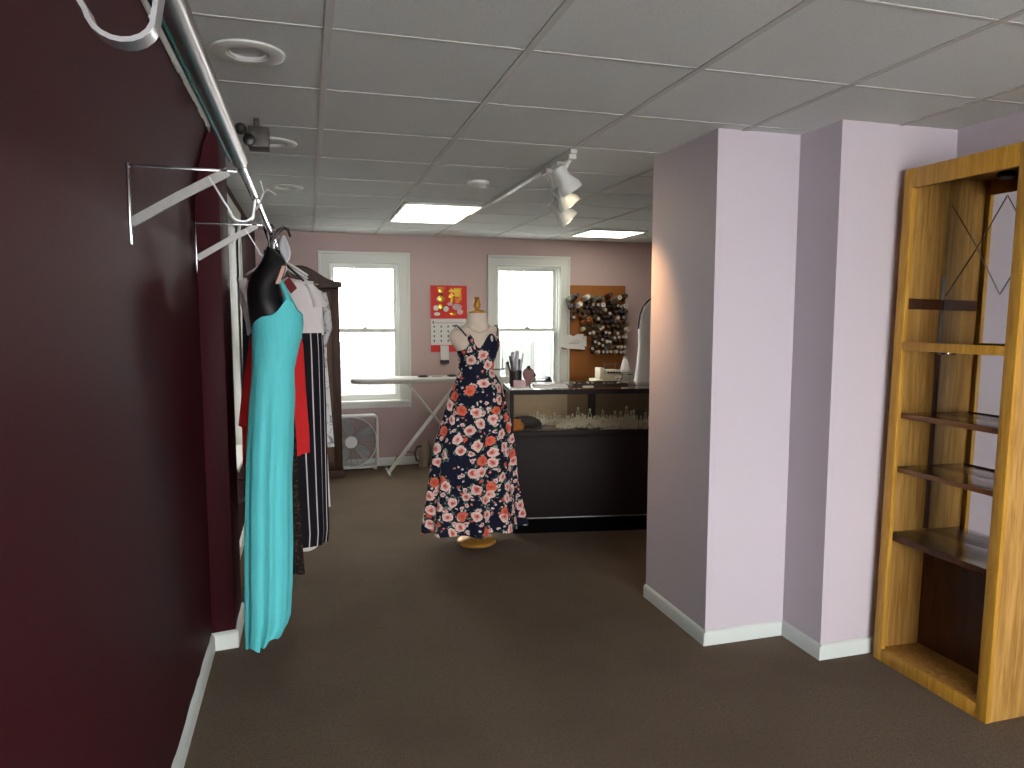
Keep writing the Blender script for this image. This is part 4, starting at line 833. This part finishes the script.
# ---- white garment on a form at the right
YG = 6.1
t = thing('white_garment_form', 'white sleeveless garment with black edging on a form half hidden by the pier', 'garment', (at(664, 340, YG).x, YG, .3))
rows = [(297, 655, 675), (301, 648, 682), (307, 643, 686), (316, 640, 688), (328, 638.6, 690), (345, 639, 690), (365, 637, 692), (380, 635, 694), (400, 634, 696)]
b = MB(); b.loft(rings_from(dense(rows), YG, lerpl([.04, .07, .09, .11, .12, .12, .13, .14, .15]), 40, 7, .05, 0, 0, .3, 11)); b.build('garment_body', M['wcloth'], t, True)
b = MB(); pts_ = [at(x, y, YG) for x, y in ((638, 329), (638.6, 322), (640.2, 314.5), (643, 307.5), (647.5, 301.5), (652, 298.3), (657, 296.3))]; b.tube(pts_, [.007, .008, .009, .011, .016, .018, .014], 10); b.build('edging', M['black'], t, True)
b = MB(); rg = [at(656, 312, YG)+Vector((0, -.1, 0))]; b.ball(rg[0], .034, 2, (.8, .6, 1.1)); b.build('yellow_flower', mat('yellow_cloth', (210, 196, 120), .8), t, True)
b = MB(); b.ball(at(655, 327, YG)+Vector((0, -.11, 0)), .036, 2, (.4, .4, 1.3)); b.build('grey_button', M['grey'], t, True)
b = MB(); c = at(664, 380, YG); b.cyl((c.x, YG, .02), (c.x, YG, .7), .02); b.lathe([(.2, 0), (.2, .02), (.05, .04), (.02, .05)], (c.x, YG, 0), 28); b.build('stand', M['blackm'], t, True)
# ================================================================== CEILING FIXTURES
def can(x, y, label):
    t = thing('recessed_light', label, 'ceiling light', (x, y, CE), 0, 'round recessed lights in the left ceiling row')
    b = MB(); b.lathe([(.06, .0), (.066, -.007), (.1, -.011), (.112, -.006), (.114, .0)], (0, 0, 0), 40, caps=(False, False)); b.build('trim_ring', M['white'], t)
    b = MB(); b.lathe([(.061, -.002), (.058, .004), (.054, .0055), (.0, .0058)], (0, 0, 0), 32, caps=(False, False)); b.build('baffle', mat('dark_baffle', (60, 56, 52), .5), t)
    b = MB(); b.lathe([(.0605, -.0055), (.056, -.004), (.053, .003), (.0555, .004)], (0, 0, 0), 32, caps=(False, False)); b.build('inner_rim', M['wplastic'], t)
    return t
can(-.157, 2.5, 'round white recessed ceiling light nearest the camera, above the rail')
can(-.135, 3.72, 'round recessed ceiling light half hidden behind the dark box fixture')
can(-.111, 4.95, 'round recessed ceiling light farthest back, above the hanging clothes')
t = thing('box_fixture', 'small dark square box with a round knob hanging from the ceiling above the rod', 'fixture', (-.185, 3.55, CE))
c = at(257, 137, 3.3); b = MB(); b.box(c.x-.035, c.x+.05, 3.25, 3.35, c.z-.052, c.z+.035, .006); b.build('body', mat('dark_grey_box', (58, 54, 48), .5), t, True)
b = MB(); d = at(249, 139.5, 3.24); b.lathe([(.024, .012), (.024, -.006), (.018, -.01), (0, -.01)], (d.x, 3.245, d.z), 20, 'y'); b.build('lens', M['black'], t, True)
b = MB(); d = at(240.5, 128.5, 3.3); b.ball(d, .024, 3); b.cyl(d, (c.x-.03, 3.3, c.z), .008, seg=10); b.build('knob', M['blackm'], t, True)
b = MB(); b.cyl((c.x, 3.3, c.z+.03), (c.x, 3.3, CE), .012, seg=14); b.build('stem', mat('dark_grey_box', (58, 54, 48)), t, True)
t = thing('smoke_detector', 'flat white smoke detector on the ceiling left of the track lights', 'smoke detector', (1.05, 4.42, CE))
b = MB(); b.lathe([(.07, 0), (.068, -.018), (.05, -.03), (.02, -.034), (0, -.034)], (0, 0, 0), 32); b.build('housing', M['white'], t); b = MB(); b.ball((.045, -.03, -.026), .005, 1); b.build('indicator', M['blackm'], t)
# track and three spot heads
TX = 1.31
b = MB(); b.box(TX-.017, TX+.017, 3.44, 5.72, CE-.022, CE-.0005, .002); tag(b.build('light_track', M['white']), 'long white lighting track running along the ceiling towards the back wall', 'light track')
def head(Y, p0, p1, lab):
    """p0/p1: back and front of the lamp head"""
    t = thing('track_spotlight', lab, 'spotlight', (TX, Y, CE-.0225), 0, 'spot heads on the ceiling track')
    d = (p1-p0).normalized(); L = (p1-p0).length; q = d.to_track_quat('Z', 'Y').to_matrix().to_4x4(); Mh = Matrix.Translation(p0) @ q
    b = MB(); b.box(TX-.02, TX+.02, Y-.045, Y+.045, CE-.046, CE-.0225, .003); b.build('track_adapter', M['white'], t, True)
    b = MB(); mid = p0+d*L*.35; b.tube([Vector((TX, Y, CE-.045)), Vector(((TX*2+mid.x)/3, (Y*2+mid.y)/3, CE-.07)), mid], .009, 10); b.build('stem', M['white'], t, True)
    b = MB(); b.lathe([(0, 0), (.03, 0), (.035, .006), (.035, L*.45), (.06, L*.8), (.062, L), (.056, L), (.05, L*.8), (.0, L*.74)], (0, 0, 0), 28); b.bm.transform(Mh); b.build('lamp_head', M['white'], t, True)
    b = MB(); b.lathe([(.0, L*.84), (.03, L*.86), (.045, L*.93), (.035, L*1.0), (.0, L*1.03)], (0, 0, 0), 24); b.bm.transform(Mh); bo = b.build('bulb', M['bulb'], t, True)
    s = bpy.data.lights.new('spot_lamp', 'SPOT'); s.energy = 18; s.color = (1, .55, .24); s.spot_size = math.radians(66); s.spot_blend = .8; s.shadow_soft_size = .04
    so = bpy.data.objects.new('spot_lamp', s); COL.objects.link(so); so.parent = t; so.matrix_local = Matrix.Translation(p0+d*(L*1.06)-t.location) @ (-d).to_track_quat('Z', 'Y').to_matrix().to_4x4()
    return t
head(3.5, at(557.5, 167, 3.5), at(571.5, 191, 3.51), 'nearest of the three white spot heads on the ceiling track')
head(3.68, at(557, 187.5, 3.66), at(571, 206, 3.65), 'middle of the three spot heads, its lit rim facing right')
head(3.86, at(552, 203, 3.84), at(569.5, 221, 3.82), 'lowest and farthest of the three spot heads on the track')
# fluorescent fixtures
def troffer(x0, x1, y0, y1, panels, label):
    t = thing('ceiling_fixture', label, 'ceiling light', ((x0+x1)/2, (y0+y1)/2, CE), 0, 'lit ceiling panels at the back')
    b = MB()
    for a in ((x0, x1, y0, y0+.02), (x0, x1, y1-.02, y1), (x0, x0+.02, y0, y1), (x1-.02, x1, y0, y1)): b.box(*a, CE-.012, CE+.006, .001)
    for k in range(1, panels): ym = y0+(y1-y0)*k/panels; b.box(x0, x1, ym-.012, ym+.012, CE-.012, CE+.006, .001)
    b.build('fixture_frame', M['white'], t, True)
    for k in range(panels):
        ya, yb_ = y0+(y1-y0)*k/panels, y0+(y1-y0)*(k+1)/panels
        b = MB(); b.box(x0+.018, x1-.018, ya+.011, yb_-.011, CE-.008, CE-.003); b.build('lens_panel', M['lensd'] if k == 0 and panels > 1 else M['lensw'], t, True)
troffer(.71, 1.315, 5.34, 6.4, 2, 'large lit fluorescent ceiling panel left of the track lights')
troffer(2.64, 3.24, 6.46, 7.04, 1, 'smaller lit ceiling panel near the back wall on the right')
# ================================================================== OAK CABINET
t = thing('display_cabinet', 'tall honey oak open display cabinet with glass shelves against the right wall', 'cabinet', (2.476, 2.012, 0))
tl = 1.15; t.rotation_euler = (0, math.radians(tl), 0)
D_, W_, Hc = .235, .566, 2.2; st = .044
def P_(b, nm, m, par=None): return b.build(nm, m, par or t)
b = MB(); b.box(.02, D_, 0, .02, 0, Hc-.002, .001); b.box(.02, D_, W_-.02, W_, 0, Hc-.002, .001); P_(b, 'side_panel', M['oakd'])
b = MB(); b.box(0, .022, -.004, st, 0, Hc, .003); P_(b, 'front_stile', M['oak']); b = MB(); b.box(0, .022, W_-st, W_+.004, 0, Hc, .003); P_(b, 'front_stile', M['oak'])
b = MB(); b.box(.001, .0215, st-.002, W_-st+.002, Hc-.085, Hc-.001, .002); P_(b, 'top_rail', M['oak'])
b = MB(); b.box(.001, .0215, st-.002, W_-st+.002, 0, .058, .002); P_(b, 'bottom_rail', M['oak'])
b = MB(); b.box(.001, .0215, st-.002, W_-st+.002, 1.418, 1.455, .002); P_(b, 'middle_rail', M['oak'])
b = MB(); b.box(.0217, D_, .02, W_-.02, Hc-.02, Hc-.003, .001); P_(b, 'top_board', M['oakd'])
b = MB(); b.box(.0217, D_, .02, W_-.02, .036, .055, .001); P_(b, 'bottom_board', M['oakd'])
b = MB(); b.box(D_-.008, D_-.001, .0205, W_-.0205, .0555, .57); P_(b, 'lower_back', M['brown'])
b = MB(); b.box(D_-.008, D_-.001, .0205, W_-.0205, .572, Hc-.021); P_(b, 'mirror_back', M['mirror'])
b = MB(); b.box(.024, D_-.01, .021, W_-.021, .562, .588, .002); P_(b, 'fixed_shelf', M['brown'])
b = MB(); b.box(.022, D_-.01, .021, W_-.021, .5885, .596, .001); P_(b, 'glass_sheet', M['cglass'])
for z in (.888, 1.13):
    b = MB(); b.box(.03, D_-.01, .021, W_-.021, z, z+.008, .001); gs = P_(b, 'glass_shelf', M['cglass']); b = MB(); b.box(.023, .0298, .021, W_-.021, z-.012, z+.009, .001); P_(b, 'shelf_edge', mat('amber_edge', (116, 74, 38), .3), gs)
for y0 in (.021, W_-.029):
    b = MB(); b.box(.035, D_-.012, y0, y0+.008, 1.598, 1.645, .001); P_(b, 'cleat', M['brown'])
for y in (.0205, W_-.0225):
    b = MB(); b.box(D_-.017, D_-.0085, y, y+.002, 1.44, 1.75)
    for k in range(20): b.box(D_-.0145, D_-.011, y-.0004, y+.0024, 1.46+k*.014, 1.466+k*.014)
    P_(b, 'shelf_standard', M['steel'])
    b = MB(); b.box(D_-.022, D_-.0085, y, y+.002, .6, 1.41); P_(b, 'corner_strip', M['brown'])
b = MB()
def br(p, q): b.strip([(D_-.0095, *p), (D_-.0095, *q)], (.003, 0, 0), .0028)
zs = [(1.63, 1.78), (1.78, 1.93), (1.93, 2.08)]
for (p, q) in (((.03, 1.66), (.15, 1.86)), ((.15, 1.86), (.03, 2.06)), ((.15, 1.86), (.27, 1.66)), ((.15, 1.86), (.27, 2.06)), ((.27, 1.66), (.39, 1.86)), ((.27, 2.06), (.39, 1.86)), ((.39, 1.86), (.53, 2.06)), ((.39, 1.86), (.53, 1.66))): br(p, q)
P_(b, 'lattice_strip', M['chrome'])
b = MB(); b.lathe([(.03, 0), (.034, -.006), (.034, -.022), (.026, -.028), (0, -.028)], (.115, .375, Hc-.02), 24); P_(b, 'puck_light', M['black'])
b = MB(); b.lathe([(.034, 0), (.036, -.005), (.034, -.012), (.0, -.014)], (.115, .4, 1.418), 24); b.box(.02, .21, .395, .405, 1.414, 1.4185); P_(b, 'puck_light', M['chrome'])
# ================================================================== LIGHT
w = bpy.data.worlds.new('world'); SC.world = w; w.use_nodes = True; nt = w.node_tree; nt.nodes.clear()
o = nt.nodes.new('ShaderNodeOutputWorld'); bg = nt.nodes.new('ShaderNodeBackground'); tc = nt.nodes.new('ShaderNodeTexCoord'); nz = nt.nodes.new('ShaderNodeTexNoise'); nz.inputs['Scale'].default_value = 3
rp = nt.nodes.new('ShaderNodeMix'); rp.data_type = 'RGBA'; rp.inputs[6].default_value = lin((246, 248, 250)); rp.inputs[7].default_value = lin((255, 252, 248))
nt.links.new(tc.outputs['Generated'], nz.inputs['Vector']); nt.links.new(nz.outputs[0], rp.inputs[0]); nt.links.new(rp.outputs[2], bg.inputs[0]); bg.inputs[1].default_value = SKY = 17.4; nt.links.new(bg.outputs[0], o.inputs[0])
def portal(loc, rot, sx, sy):
    l = bpy.data.lights.new('sky_portal', 'AREA'); l.shape = 'RECTANGLE'; l.size = sx; l.size_y = sy; l.cycles.is_portal = True
    p = bpy.data.objects.new('sky_portal', l); COL.objects.link(p); p.location = loc; p.rotation_euler = rot
portal(((FX0+FX1)/2, -2.82, (FZ0+FZ1)/2), (PI/2, 0, PI), FX1-FX0, FZ1-FZ0)
for h in HB: portal(((h[0]+h[1])/2, 7.68, (h[2]+h[3])/2), (PI/2, 0, 0), h[1]-h[0], h[3]-h[2])
portal((XL-.16, (WY0+WY1)/2, (WZ0+WZ1)/2), (PI/2, 0, PI/2), WY1-WY0, WZ1-WZ0)
SC.view_settings.view_transform = 'Standard'; SC.view_settings.look = 'None'; SC.view_settings.gamma = 1; SC.view_settings.exposure = 0.0; SC.view_settings.use_curve_mapping = False
cy = SC.cycles; cy.use_denoising = True; cy.max_bounces = 8; cy.diffuse_bounces = 5; cy.glossy_bounces = 4; cy.transparent_max_bounces = 16; cy.sample_clamp_indirect = 6; cy.caustics_reflective = False; cy.caustics_refractive = False
